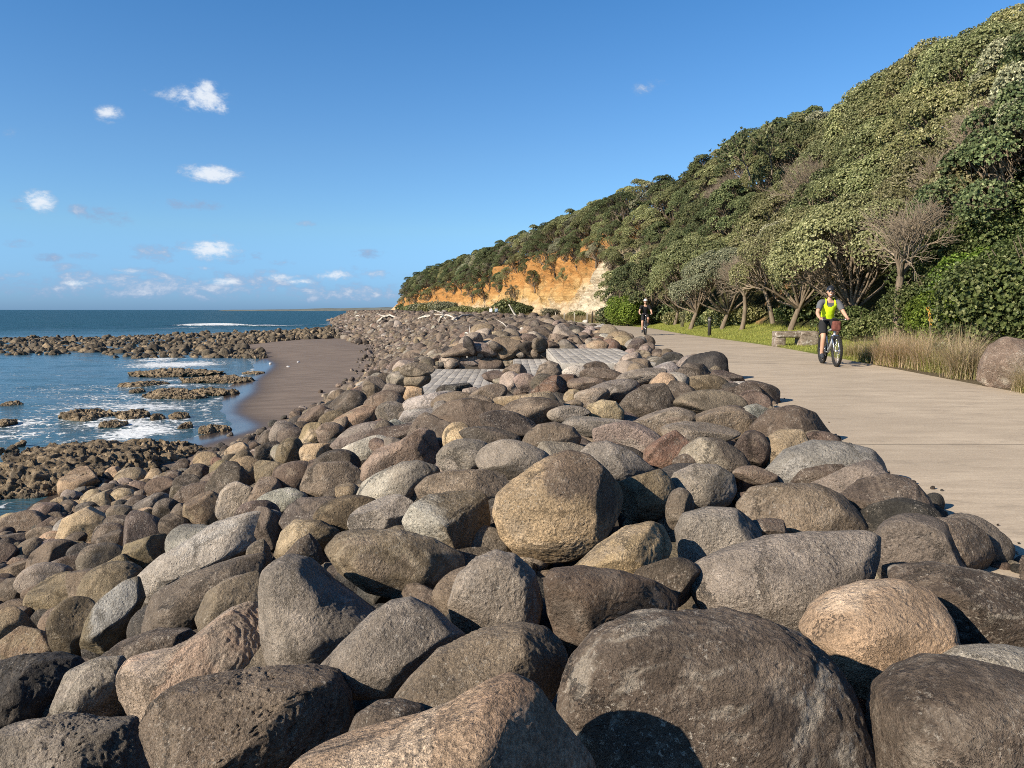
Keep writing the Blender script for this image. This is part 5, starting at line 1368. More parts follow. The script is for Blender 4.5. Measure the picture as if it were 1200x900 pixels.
# mown lawn and rough grass
rg = np.random.default_rng(8)
n = 60000; Y = 20 + 55 * rg.random(n) ** 1.25; k = rg.random(n); X = pathR(Y) + .05 + k * (hillB(Y) + .3 - pathR(Y))
kz = sstep(.15, 1, (X - pathR(Y)) / (hillB(Y) + 1.2 - pathR(Y)))
P = np.stack([X, Y, .03 + LAWN_UP * kz], 1)
tall = fbm(P * [.9, .5, 0], 3, 4)
Ln = rg.uniform(.03, .09, n) * (1 + .8 * np.clip(tall, 0, 1)) * (1 + 2.5 * sstep(.78, 1.0, k))
c = rg.random((n, 1)); col = np.array((.17, .21, .04)) * (1 - c) + np.array((.36, .35, .09)) * c
v, q, cc_ = blades(rg, P, Ln, rg.uniform(.004, .010, n), rg.uniform(.2, .9, n), col, 2)
o = link("lawn_grass", np_mesh("lawn_grass", v, q, [GRASS], False, {"col": cc_})); tag(o, "short yellow green grass between walkway and trees", "grass", kind="stuff")
n = 26000; Y = 74 + 75 * rg.random(n) ** 1.2; X = pathR(Y) + .3 + rg.random(n) * np.maximum(.6, hillB(Y) + .4 - pathR(Y) - .3)
P = np.stack([X, Y, np.full(n, .0)], 1); d_ = fbm(P * [.35, .25, 0], 3, 14)
c = rg.random((n, 1)); col = np.array((.15, .115, .055)) * (1 - c) + np.array((.33, .26, .14)) * c
v, q, cc_ = blades(rg, P, rg.uniform(.3, .8, n) * (1 + 1.1 * np.clip(d_ + .2, 0, 1)), rg.uniform(.012, .03, n), rg.uniform(.15, .7, n), col, 2)
o = link("rough_grass", np_mesh("rough_grass", v, q, [GRASS], False, {"col": cc_})); tag(o, "tall dry brown grass at the foot of the cliff", "grass", kind="stuff")
n = 9000; Y = 9 + 13 * rg.random(n); X = pathR(Y) + .15 + rg.random(n) * (hillB(Y) - pathR(Y))
P = np.stack([X, Y, np.full(n, .02)], 1); c = rg.random((n, 1)); col = np.array((.11, .12, .03)) * (1 - c) + np.array((.32, .27, .13)) * c
v, q, cc_ = blades(rg, P, rg.uniform(.06, .35, n), rg.uniform(.003, .007, n), rg.uniform(.2, 1.0, n), col, 2)
o = link("verge_grass", np_mesh("verge_grass", v, q, [GRASS], False, {"col": cc_})); tag(o, "loose dry grass between and behind the tussocks", "grass", kind="stuff")
# leafy sprig and flower stalk among the tussocks; flax by the grove
cr, st = shrub(377, 'grey', .32, .75, 260, .06)
o = empty('leafy_sprig', (at(1100, 16.8), 16.8, 0)); part('stems', st, o); part('foliage', cr, o); tag(o, "leafy grey green sprig growing between the tussocks", "plant")
mb = MB(); mb.tube([[0, 0, 0], [-.02, 0, .6], [-.10, .02, 1.25]], [.012, .010, .006], 6)
o = empty('flower_stalk', (at(1092, 17.4), 17.4, 0)); part('stem', mb.mesh("stem", BARK), o)
mb = MB(); rr = np.random.default_rng(4)
for i in range(26):
    t = i / 26; mb.ball(np.array([-.05 - .08 * t, .01, .95 + .42 * t]) + rr.normal(size=3) * .014, np.array([.008, .008, .022]), sub=2)
part('flower_head', mb.mesh("flower_head", plain("flower_orange", (.50, .27, .05), .7, .2)), o); tag(o, "leaning stalk with an orange yellow flower head above the tussocks", "plant")
rr = np.random.default_rng(6); n = 34; a = rr.uniform(0, 2 * PI, n)
v, q, c = blades(rr, np.stack([rr.normal(size=n) * .06, rr.normal(size=n) * .06, 0 * a], 1), rr.uniform(.9, 1.7, n), rr.uniform(.02, .035, n), rr.uniform(.1, .8, n), np.tile((.30, .29, .17), (n, 1)), 5)
o = link("flax_bush", np_mesh("flax_bush", v, q, [GRASS], False, {"col": c}), None, (at(799, 50), 50, .2)); tag(o, "pale spiky flax with long blades at the edge of the lawn", "plant")
# ------------------------------------------------------------------ timber steps
def timber_material(name, c1, c2):
    m, t, b = new_mat(name, 0.85, 0.2)
    P = objvec(t, world=True)
    g = t.noise(t.vmath('MULTIPLY', P, (18, .9, 18)), 1.6, 6, .7)
    g2 = t.noise(P, .8, 4); a = t.attr("col").outputs["Color"]
    c = t.mix(t.map(g, .3, .7), c4(c1), c4(c2)); c = t.mix(t.map(g2, .5, .7, 0, .4), c, c4((.32, .29, .255)))
    c = t.mix(1.0, c, a, 'MULTIPLY')
    t.l.new(c, b.inputs["Base Color"]); t.l.new(t.bump(g, .6, .01), b.inputs["Normal"])
    return m
TIM = timber_material("weathered_timber", (.30, .275, .24), (.47, .435, .385))
def deck(name, x0, x1, y0, y1, ztop, label, bw=.20, seg=1.15, h=.34):
    r_ = np.random.default_rng(int(x0 * 10) + 77)
    root = empty(name, ((x0 + x1) / 2, y0, ztop - h))
    mb = MB(); n = int(round((x1 - x0) / bw)); w = (x1 - x0) / n
    for i in range(n):
        y = y0 - r_.uniform(0, seg)
        while y < y1:
            a, b_ = max(y, y0), min(y + seg, y1)
            if b_ - a > .1:
                mb.box((x0 + w * (i + .5) - (x0 + x1) / 2, (a + b_) / 2 - y0, h - .05 + r_.normal() * .0015), (w - .009, b_ - a - .008, .10), col=np.full(3, r_.uniform(.78, 1.1)), bev=.002)
            y += seg
    part("deck_boards", mb.mesh("deck_boards", TIM, False, "col"), root)
    mb = MB(); L = y1 - y0
    for k in range(2):
        mb.box((-(x1 - x0) / 2 - .02, L / 2, h - .085 - .15 * k), (.05, L, .135), col=np.full(3, .95 - .1 * k), bev=.006)
        mb.box((0, -.02, h - .085 - .15 * k), (x1 - x0, .05, .135), col=np.full(3, .9 - .1 * k), bev=.006)
        mb.box((0, L + .02, h - .085 - .15 * k), (x1 - x0, .05, .135), col=np.full(3, .9 - .1 * k), bev=.006)
    part("edge_beam", mb.mesh("edge_beam", TIM, False, "col"), root)
    tag(root, label, "deck", "stepped timber platforms leading to the beach"); return root
deck("timber_platform", -2.62, .02, 17.3, 24.7, -.60, "lowest grey timber platform, its far end ringed by boulders")
deck("timber_platform", .08, 1.10, 17.9, 24.8, -.28, "narrow middle step between the lower and upper timber platforms")
deck("timber_platform", 1.17, 3.45, 18.2, 25.2, .035, "upper grey timber platform level with the walkway")

# ------------------------------------------------------------------ bench, bollard, fence, driftwood
m, t, b = new_mat("weathered_log", .9, .15)
P = objvec(t); n1 = t.noise(t.vmath('MULTIPLY', P, (1.2, 4, 4)), 3, 7, .7); n2 = t.noise(P, 7, 5, .7)
c = t.mix(t.map(n1, .3, .7), c4((.10, .075, .055)), c4((.30, .25, .20))); c = t.mix(t.map(n2, .52, .64, 0, .8), c, c4((.50, .47, .42)))
t.l.new(c, b.inputs["Base Color"]); t.l.new(t.bump(t.math('ADD', n1, n2), .9, .03), b.inputs["Normal"]); LOG = m
def rough_block(mb, c, size, seed, bev=.05):
    bm = bmesh.new(); bmesh.ops.create_cube(bm, size=1.0)
    for v in bm.verts: v.co = Vector([v.co[i] * size[i] for i in range(3)])
    bmesh.ops.bevel(bm, geom=list(bm.edges), offset=bev, segments=2, affect='EDGES', profile=.5)
    bmesh.ops.subdivide_edges(bm, edges=list(bm.edges), cuts=4, use_grid_fill=True)
    bm.verts.index_update(); V = np.array([v.co[:] for v in bm.verts])
    d = .035 * fbm(V * 3 + seed, 4, seed, .6); N = unit(V)
    for v, k, n_ in zip(bm.verts, d, N): v.co += Vector(n_ * k)
    mb.bm(bm, c)
bx, by = at(931, 27.3), 27.3
bench = empty("log_bench", (bx, by, 0))
mb = MB(); rough_block(mb, (-.18, 0, .43), (1.12, .55, .22), 1); part("seat", mb.mesh("seat", LOG), bench)
mb = MB(); rough_block(mb, (-.56, .02, .16), (.36, .50, .36), 3); part("leg", mb.mesh("leg", LOG), bench)
mb = MB(); rough_block(mb, (.42, 0, .26), (.66, .62, .58), 5, .07); part("end_block", mb.mesh("end_block", LOG), bench)
tag(bench, "low weathered log bench with a thick dark block at its right end", "bench")
BLK = plain("painted_post", (.030, .028, .026), .6, .3, var=.3, scale=8, bump=.2)
bol = empty("bollard", (at(831, 37.5), 37.5, .05))
mb = MB(); mb.tube([[0, 0, -.3], [0, 0, .86], [0, 0, .90]], [.085, .085, .07], 14); part("post", mb.mesh("post", BLK), bol)
mb = MB(); mb.tube([[0, 0, .74], [0, 0, .79]], [.0875, .0875], 14, False); part("band", mb.mesh("band", plain("band_grey", (.25, .25, .24), .5)), bol)
tag(bol, "slim black bollard standing on the lawn beside the walkway", "bollard")
POST = plain("pale_post", (.46, .42, .35), .9, .1, var=.3, scale=10, bump=.4, stretch=(1, 1, .2)); DPOST = plain("dark_post", (.06, .05, .04), .9, .1)
for px, Y, h, w, mm, lab in [(702, 73, 1.05, .10, POST, "pale fence post nearest the bright shrub, rightmost of the row"), (693.5, 76.5, 1.15, .16, DPOST, "dark thick post between two pale fence posts"), (688, 77.5, 1.0, .11, POST, "pale fence post just left of the dark post"), (673, 86, 1.0, .11, POST, "pale fence post in the middle of the row"),
                             (661, 93, .95, .11, POST, "pale fence post, third from the left of the row"), (651, 101, .95, .11, POST, "pale fence post, second from the left of the row"), (609, 117, .9, .11, POST, "pale fence post alone, right of the leaning driftwood log")]:
    o = empty("fence_post", (at(px, Y), Y, 0)); mb = MB(); lean = (px * 7 % 5 - 2) * .02
    mb.tube([[0, 0, -.3], [lean * .5, 0, h * .5], [lean, 0, h - .03], [lean, 0, h]], [w * .55, w * .52, w * .5, w * .35], 9)
    part("post", mb.mesh("post", mm), o)
    tag(o, lab, "post", "fence posts along the bend of the walkway")
o = empty("boundary_stone", (at(686, 75.5), 75.5, 0)); V, T, col = craggy("s", 77, .32, .3, .26, 4); part("stone", np_mesh("stone", V + [0, 0, .1], T, [STONE], True, {"col": np.concatenate([col[:, :3] * 0 + (.48, .45, .40), col[:, 3:]], 1)}), o)
tag(o, "whitish stone at the foot of the fence posts", "stone")
DRIFT = plain("bleached_driftwood", (.50, .46, .40), .9, .15, var=.3, scale=4, bump=.6, stretch=(1, 1, 1))
def driftwood(px0, py0, Y0, px1, py1, Y1, r, lab, bend=.2, branch=0, seed=0, up=0.0):
    if abs(py0 - py1) < 7.5:       # lying on the boulders
        a = hit_centre(px0, py0 + .5)[0] + [0, 0, .26]; b_ = hit_centre(px1, py1 + .5)[0] + [0, 0, .26]
    else:                          # leaning up
        a = hit_centre(px0, py0)[0] + [0, 0, .1]; b_ = EYE + ray(px1, py1) * a[1] / ray(px1, py1)[1]
    r = min(r, 1.5 * (a[1] + b_[1]) / 2 / F); bend *= .45
    r_ = np.random.default_rng(seed); base = np.minimum(a, b_); base = np.array([(a[0] + b_[0]) / 2, (a[1] + b_[1]) / 2, min(a[2], b_[2])])
    k = np.linspace(0, 1, 9)[:, None]; L = np.linalg.norm(b_ - a)
    pts = a + (b_ - a) * k + np.array([0, 0, 1.0]) * bend * L * np.sin(k * PI) * .5 + .03 * L * np.cumsum(r_.normal(size=(9, 3)), 0) * .25
    o = empty("driftwood", base); mb = MB(); mb.tube(pts - base, r * np.linspace(1, .45, 9) * r_.uniform(.85, 1.15, 9), 9)
    part("trunk", mb.mesh("trunk", DRIFT), o)
    for j in range(branch):
        i = int(r_.integers(2, 7)); d = unit(r_.normal(size=3) * [1, 1, .4] + [0, 0, .5]); e = pts[i] + d * min(L * .25, 1.2)
        mb = MB(); mb.tube([pts[i] - base, (pts[i] + e) / 2 - base + [0, 0, .06], e - base], [r * .55, r * .4, r * .15], 7); part("branch", mb.mesh("branch", DRIFT), o)
    tag(o, lab, "driftwood", "bleached driftwood on the boulder bank")
driftwood(607, 375, 98, 597, 357, 98, .20, "pale curved driftwood log standing up against the cliff", -.2, 0, 1)
driftwood(489, 377, 88, 506, 373.5, 92, .20, "long bleached log lying left of the driftwood arch", .12, 1, 2)
driftwood(513, 381, 78, 533, 378.5, 80, .17, "bleached log bent like an arch in the middle of the bank", .4, 2, 3)
driftwood(531, 379, 82, 559, 374.5, 88, .22, "thick bleached log right of the driftwood arch", .2, 1, 4)
driftwood(444, 378, 110, 472, 373.5, 118, .22, "bleached branch heap at the far left of the bank", .2, 3, 5)
driftwood(584, 395, 48, 601, 391.5, 50, .13, "bleached log lying below the two walkers", .05, 1, 6)
driftwood(546, 399, 44, 558, 404.5, 42, .09, "forked bleached stick nearest the timber platforms", .1, 1, 7)
driftwood(424, 367.5, 170, 429, 374, 170, .16, "thin stick poking up at the far left end of the bank", 0, 0, 8)
driftwood(523, 376, 95, 518, 366, 95, .10, "bleached branch sticking up beside the driftwood arch", .1, 1, 9)
driftwood(612, 390, 52, 640, 386.5, 56, .13, "bleached plank like log among boulders right of the lower log", .02, 0, 10)
for px, py, lab in [(317, 421, "small white stone on the dark sand nearest the pools"), (338, 425.5, "small white stone on the dark sand, lowest of three"), (349.5, 421, "small white stone on the dark sand nearest the bank")]:
    d = ray(px, py); k = (-3.0 - EYE[2]) / d[2]; C = EYE + d * k; V, T, col = craggy("s", int(px), .13, .12, .1, 3)
    o = link("white_stone", np_mesh("white_stone", V, T, [STONE], True, {"col": np.concatenate([col[:, :3] * 0 + .62, col[:, 3:] * 0], 1)}), None, (C[0], C[1], float(ground_z(C[0], C[1])) + .04)); tag(o, lab, "stone", "white stones on the sand")

# ------------------------------------------------------------------ people
def skin_mesh(name, joints, bones, mat, root, sub=2, post=None):
    """joints: {name: ((x,y,z), radius)}"""
    ks = list(joints); idx = {k: i for i, k in enumerate(ks)}
    me = bpy.data.meshes.new(name); me.from_pydata([joints[k][0] for k in ks], [(idx[a], idx[b_]) for a, b_ in bones], [])
    o = bpy.data.objects.new(name, me); COL.objects.link(o)
    sk = o.modifiers.new("skin", 'SKIN'); sk.use_smooth_shade = True; sk.branch_smoothing = .6
    for i, k in enumerate(ks):
        r = joints[k][1]; o.data.skin_vertices[0].data[i].radius = (r, r) if np.ndim(r) == 0 else r
        o.data.skin_vertices[0].data[i].use_root = (k == root)
    sb = o.modifiers.new("sub", 'SUBSURF'); sb.levels = sub; sb.render_levels = sub
    dg = bpy.context.evaluated_depsgraph_get(); ev = o.evaluated_get(dg)
    out = bpy.data.meshes.new_from_object(ev); bpy.data.objects.remove(o); bpy.data.meshes.remove(me)
    out.materials.clear(); out.materials.append(mat)
    out.polygons.foreach_set("use_smooth", np.ones(len(out.polygons), bool)); out.name = name
    return out
def mats_person(skin=(.50, .29, .20)):
    return plain("skin", skin, .55, .35, var=.08, bump=.05)
SKIN = mats_person()
def lerp(a, b_, t): return tuple(np.array(a) * (1 - t) + np.array(b_) * t)

def make_person(loc, rz, J, look, label, s=1.0, cloth=None, hands=True):
    """J: joint positions in metres; builds body (with head and hands) and clothing children"""
    root = empty("person", loc, rz)
    root.scale = (s, s, s)
    R = dict(pelvis=.125, waist=.118, chest=.135, neck=.055, neck2=.052, shL=.072, shR=.072, elL=.046, elR=.046, wrL=.032, wrR=.032, paL=.036, paR=.036,
             hipL=.092, hipR=.092, knL=.062, knR=.062, cfL=.058, cfR=.058, anL=.042, anR=.042, toL=.034, toR=.034)
    j = {k: (J[k], R[k]) for k in ('pelvis', 'waist', 'chest', 'neck', 'neck2')}
    B = [('pelvis', 'waist'), ('waist', 'chest'), ('chest', 'neck'), ('neck', 'neck2')]
    for S in 'LR':
        for k in ('sh', 'el', 'wr', 'pa', 'hip', 'kn', 'an', 'to'): j[k + S] = (J[k + S], R[k + S])
        j['ua' + S] = (lerp(J['sh' + S], J['el' + S], .45), .057); j['fa' + S] = (lerp(J['el' + S], J['wr' + S], .3), .046)
        j['th' + S] = (lerp(J['hip' + S], J['kn' + S], .4), .088); j['cf' + S] = (lerp(J['kn' + S], J['an' + S], .35), .058)
        B += [('chest', 'sh' + S), ('sh' + S, 'ua' + S), ('ua' + S, 'el' + S), ('el' + S, 'fa' + S), ('fa' + S, 'wr' + S), ('wr' + S, 'pa' + S),
              ('pelvis', 'hip' + S), ('hip' + S, 'th' + S), ('th' + S, 'kn' + S), ('kn' + S, 'cf' + S), ('cf' + S, 'an' + S), ('an' + S, 'to' + S)]
    me = skin_mesh("body", j, B, SKIN, 'pelvis', 3)
    BV = np.array([v.co[:] for v in me.vertices]); BN = np.array([v.normal[:] for v in me.vertices]); BF = [tuple(p.vertices) for p in me.polygons]
    # head (skull, jaw, nose, ears) and fingers are merged into the same body mesh
    bm = bmesh.new(); bm.from_mesh(me)
    h = np.array(J['head']); f = unit(np.array(look, float)); rt = unit(np.cross(f, [0, 0, 1.0])); up = np.cross(rt, f); M = np.stack([rt, f, up], 1)
    D, T = ICO(4); V = D * [.076, .095, .118]
    V[:, 1] += np.where(V[:, 2] < 0, .012 * (-V[:, 2] / .118), 0); V[:, 0] *= 1 - .22 * np.clip(-V[:, 2] / .118, 0, 1)
    nose = np.exp(-((V[:, 0] / .014) ** 2 + ((V[:, 2] + .012) / .026) ** 2)) * (D[:, 1] > 0); V[:, 1] += nose * .026
    eye = sum(np.exp(-(((V[:, 0] - e) / .016) ** 2 + ((V[:, 2] - .016) / .011) ** 2)) for e in (-.032, .032)) * (D[:, 1] > 0); V[:, 1] -= eye * .009
    mth = np.exp(-((V[:, 0] / .026) ** 2 + ((V[:, 2] + .056) / .006) ** 2)) * (D[:, 1] > 0); V[:, 1] -= mth * .006
    ear = sum(np.exp(-(((V[:, 1] + .002) / .018) ** 2 + ((V[:, 2] + .002) / .028) ** 2)) * (D[:, 0] * e > 0) * e for e in (-1, 1)); V[:, 0] += ear * .018
    def addto(V, F):
        vs = [bm.verts.new(v) for v in V]
        for q in F:
            try: fc = bm.faces.new([vs[i] for i in q]); fc.smooth = True
            except ValueError: pass
    addto(V @ M.T + h, T)
    if hands:
        for S in 'LR':
            p = np.array(J['pa' + S]); d = unit(np.array(J['gr' + S]) - p); side = unit(np.array(J['gs' + S])); nrm = np.cross(d, side); curl = np.array(J['gc' + S])
            for q_, (o_, l_) in enumerate([(-.027, .066), (-.009, .076), (.009, .072), (.026, .058)]):
                a = p + side * o_ + d * .02; mb = MB(); b1 = a + d * l_ * .5; b2 = b1 + unit(d * .4 + curl) * l_ * .38; b3 = b2 + unit(curl - d * .4) * l_ * .32
                mb.tube([a, b1, b2, b3], [.0095, .009, .0085, .006], 7); addto(np.concatenate(mb.V), np.concatenate([np.concatenate(mb.P3)]).tolist() + np.concatenate(mb.P4).tolist())
            th = -side * (1 if S == 'L' else 1); mb = MB(); a = p + th * .03 - d * .01; mb.tube([a, a + (th * .6 + d * .5) * .035, a + (th * .5 + d * .6 + curl * .6) * .062], [.012, .011, .008], 7)
            addto(np.concatenate(mb.V), np.concatenate(mb.P3).tolist() + np.concatenate(mb.P4).tolist())
    bm.to_mesh(me); bm.free(); me.materials.clear(); me.materials.append(SKIN)
    part("body", me, root)
    segs = [(k0, k1, np.array(j[k0][0]), np.array(j[k1][0])) for k0, k1 in B]
    def garment(name, rule, pad, mat):
        A = np.stack([a for _, _, a, _ in segs]); Bb = np.stack([b_ for _, _, _, b_ in segs]); AB = Bb - A
        t_ = np.clip(((BV[:, None] - A) * AB).sum(-1) / ((AB ** 2).sum(-1) + 1e-9), 0, 1)
        dd = np.linalg.norm(BV[:, None] - (A + t_[..., None] * AB), axis=-1); bi = dd.argmin(1); bt = t_[np.arange(len(BV)), bi]
        keep = np.array([rule(segs[i][0].rstrip('LR') if segs[i][0][-1] in 'LR' else segs[i][0], segs[i][1].rstrip('LR') if segs[i][1][-1] in 'LR' else segs[i][1], t, v) for i, t, v in zip(bi, bt, BV)])
        wr = .006 * fbm(BV * 14 + pad * 100, 3, 7, .6)
        Vn = BV + BN * (pad + wr)[:, None]
        F4 = [f for f in BF if all(keep[i] for i in f)]
        q = np.array([f for f in F4 if len(f) == 4]); t3 = np.array([f for f in F4 if len(f) == 3])
        used = np.unique(np.concatenate([x.ravel() for x in (q, t3) if len(x)])); mp = -np.ones(len(BV), int); mp[used] = np.arange(len(used))
        return np_mesh(name, Vn[used], [mp[x] for x in (q, t3) if len(x)], [mat])
    W = plain("eye_white", (.7, .68, .65), .3); K = plain("eye_dark", (.03, .02, .02), .3)
    for e in (-.032, .032):
        mb = MB(); mb.ball(h + M @ np.array([e, .080, .016]), (.012, .010, .008), M, 2); eo = part("eye", mb.mesh("eye", W), root)
        mb = MB(); mb.ball(h + M @ np.array([e, .0885, .016]), (.006, .003, .006), M, 2); part("pupil", mb.mesh("pupil", K), eo)
    for k, g in (cloth(J, R) if cloth else {}).items():
        nm = k.split('.')[0]
        if callable(g[0]): part(nm, garment(nm, *g), root)
        else: part(nm, skin_mesh(nm, *g), root)
    tag(root, label, "person")
    return root, h, M

def shirt_rule(sleeve):
    def f(a, b, t, v):
        if (a, b) in (('pelvis', 'waist'), ('waist', 'chest'), ('chest', 'sh')): return True
        if (a, b) == ('chest', 'neck'): return t < .62
        if (a, b) == ('sh', 'ua'): return sleeve > t * .45
        if (a, b) == ('ua', 'el'): return sleeve > .45 + .55 * t
        if (a, b) == ('el', 'fa'): return sleeve > 1 + .3 * t
        if (a, b) == ('fa', 'wr'): return sleeve > 1.3 + .7 * t
        return False
    return f
def vest_rule(zlo, wid, neck_z, cy):
    def f(a, b, t, v):
        if a in ('ua', 'el', 'fa', 'wr', 'hip', 'th', 'kn', 'cf', 'an'): return False
        if abs(v[0]) > wid - .25 * max(0, v[2] - (neck_z - .16)) or v[2] < zlo: return False
        if (a, b) == ('neck', 'neck2'): return False
        # scooped front neckline between two straps
        if v[1] > cy and v[2] > neck_z - .17 and abs(v[0]) < .075 * min(1, (v[2] - neck_z + .17) / .05): return False
        return (a, b) in (('pelvis', 'waist'), ('waist', 'chest'), ('chest', 'neck'), ('chest', 'sh'), ('sh', 'ua'))
    return f
def leg_rule(length, top):
    def f(a, b, t, v):
        if (a, b) == ('pelvis', 'waist'): return t < top
        if a == 'pelvis' or (a, b) == ('hip', 'th'): return True
        if (a, b) == ('th', 'kn'): return length > .4 + .6 * t
        if (a, b) == ('kn', 'cf'): return length > 1 + .35 * t
        if (a, b) == ('cf', 'an'): return length > 1.35 + .65 * t
        return False
    return f
def shoe(J, S, mat, sock=0):
    a, t_ = np.array(J['an' + S]), np.array(J['to' + S]); d = unit(t_ - a)
    heel = a + np.array([0, -.05, -.05]) if abs(d[1]) > .2 else a + [0, 0, -.05]
    j = {'a': (tuple(a + [0, 0, -.005]), .050), 'h': (tuple(heel), .046), 'm': (lerp(tuple(a), tuple(t_), .6), .050), 't': (tuple(t_ + d * .03), .040)}
    return j, [('a', 'h'), ('a', 'm'), ('m', 't')], mat, 'a'

# --- bicycle: built heading +Y, rear hub over the origin
def spoke_wheel(root, y, R0, tyre_r, mats):
    w = empty("wheel", (0, y, R0)); w.parent = root; CHILDREN.setdefault(root.name, []).append(w)
    mb = MB(); mb.torus((0, 0, 0), R0 - tyre_r, tyre_r, 'x', 48, 10)
    for k in range(48):      # tread knobs
        a = k * 2 * PI / 48
        for sx in (-.017, .017):
            Rm = np.array([[1, 0, 0], [0, math.cos(a), -math.sin(a)], [0, math.sin(a), math.cos(a)]])
            mb.box(Rm @ np.array([sx, R0 - .003, 0]), (.016, .008, .018), Rm)
    part("tyre", mb.mesh("tyre", mats['rubber']), w)
    mb = MB(); mb.torus((0, 0, 0), R0 - tyre_r * 2 - .008, .012, 'x', 48, 8); part("rim", mb.mesh("rim", mats['black']), w)
    mb = MB()
    for k in range(28):
        a = k * 2 * PI / 28; b_ = a + (.35 if k % 2 else -.35); s_ = .028 if k % 4 < 2 else -.028
        mb.tube([[s_, .022 * math.cos(b_), .022 * math.sin(b_)], [0, (R0 - tyre_r * 2 - .01) * math.cos(a), (R0 - tyre_r * 2 - .01) * math.sin(a)]], .0016, 4, False)
    part("spokes", mb.mesh("spokes", mats['steel']), w)
    mb = MB(); mb.tube([[-.05, 0, 0], [.05, 0, 0]], .022, 12); mb.tube([[-.042, 0, 0], [-.044, 0, 0]], .08, 24); part("hub", mb.mesh("hub", mats['steel']), w)
BM = dict(rubber=plain("tyre_rubber", (.022, .021, .020), .85, .2, bump=.2), black=plain("black_alloy", (.02, .02, .022), .45, .5, bump=0), steel=plain("bright_steel", (.55, .55, .56), .3, .5, metal=1.0, var=.05, bump=0),
          silver=plain("silver_frame", (.48, .52, .56), .32, .5, metal=.3, var=.05, bump=0), white=plain("white_frame", (.62, .63, .64), .35, .5, var=.05, bump=0), red=plain("brick_red_bag", (.15, .055, .042), .8, .2, var=.6, scale=14, bump=.2), dark=plain("dark_frame", (.04, .042, .05), .4, .5, var=.1, bump=0))
def bicycle(loc, rz, frame, label, bag=True, battery=True, R0=.355):
    root = empty("bicycle", loc, rz); WB = 1.12
    spoke_wheel(root, 0, R0, .030, BM); spoke_wheel(root, WB, R0, .030, BM)
    bb = np.array([0, .44, .30]); seat = np.array([0, .24, .86]); ht = np.array([0, .86, .90]); hb = np.array([0, .915, .74])
    mb = MB()
    mb.tube([bb, seat], .017, 10); mb.tube([seat + [0, .02, -.08], ht - [0, 0, .03]], .020, 10); mb.tube([bb, hb], .030, 12); mb.tube([ht + [0, -.01, .02], hb - [0, -.012, .04]], .024, 12)
    for s_ in (-1, 1):
        mb.tube([[s_ * .03, .42, .30], [s_ * .058, .2, .33], [s_ * .062, 0, R0]], [.014, .012, .012], 8); mb.tube([[s_ * .02, .27, .78], [s_ * .05, .1, .55], [s_ * .062, 0, R0]], [.010, .009, .010], 8)
    part("frame", mb.mesh("frame", BM[frame]), root)
    mb = MB()
    for s_ in (-1, 1): mb.tube([[s_ * .058, .93, .70], [s_ * .058, 1.03, .52], [s_ * .058, WB, R0]], [.019, .018, .016], 10)
    mb.box((0, .935, .705), (.15, .06, .035), bev=.012)
    part("fork", mb.mesh("fork", BM['steel'] if frame != 'dark' else BM['dark']), root)
    if battery:
        d = unit(hb - bb); mb = MB(); c = bb + (hb - bb) * .5 + np.array([0, -.02, .045]); Rm = np.stack([[1, 0, 0], d, np.cross([1, 0, 0], d)], 1)
        mb.box(c, (.075, .36, .085), Rm, bev=.015); part("battery", mb.mesh("battery", BM['black']), root)
    mb = MB(); mb.tube([[0, .845, .93], [0, .83, 1.02], [0, .88, 1.06]], .016, 8); mb.tube([[-.34, .80, 1.085], [-.14, .88, 1.07], [0, .89, 1.06], [.14, .88, 1.07], [.34, .80, 1.085]], .0125, 8)
    hbm = part("handlebar", mb.mesh("handlebar", BM['black']), root)
    for s_ in (-1, 1):
        mb = MB(); mb.tube([[s_ * .22, .845, 1.078], [s_ * .345, .80, 1.086]], .017, 10); part("grip", mb.mesh("grip", BM['rubber']), hbm)
        mb = MB(); mb.tube([[s_ * .20, .86, 1.075], [s_ * .23, .92, 1.065], [s_ * .31, .89, 1.06]], [.012, .007, .006], 6); part("brake_lever", mb.mesh("brake_lever", BM['steel']), hbm)
    mb = MB(); mb.box((.02, .90, 1.095), (.09, .05, .03), bev=.008); part("display", mb.mesh("display", BM['black']), hbm)
    mb = MB(); mb.tube([[0, .235, .86], [0, .225, .95]], .014, 8); mb.ball((0, .14, .965), (.075, .08, .03)); mb.ball((0, .27, .967), (.035, .13, .026)); part("saddle", mb.mesh("saddle", BM['black']), root)
    mb = MB(); mb.torus((.075, .44, .30), .075, .005, 'x', 32, 6)
    for s_, a in ((1, -.5), (-1, 2.64)):
        e = np.array([s_ * .095, .44 + .17 * math.sin(a + PI * .5) * 0 + .17 * math.cos(a), .30 + .17 * math.sin(a)]); mb.tube([[s_ * .07, .44, .30], e], .011, 8)
    part("crank", mb.mesh("crank", BM['black']), root)
    for s_, a in ((1, -.5 * PI + .25), (-1, .5 * PI + .25)):
        e = np.array([s_ * .145, .44 + .17 * math.cos(a), .30 + .17 * math.sin(a)]); mb = MB(); mb.box(e, (.10, .09, .022), bev=.005); mb.tube([[s_ * .085, .44, .30], e * [.6, 1, 1]], .010, 6); part("pedal", mb.mesh("pedal", BM['black']), root)
    if bag:
        mb = MB(); rough_block(mb, (0, .99, .92), (.17, .13, .22), 9, .03); part("bar_bag", mb.mesh("bar_bag", BM['red']), root)
    else:
        mb = MB(); mb.ball((0, .93, 1.0), (.035, .03, .03)); part("lamp", mb.mesh("lamp", BM['steel']), root)
    tag(root, label, "bicycle"); return root

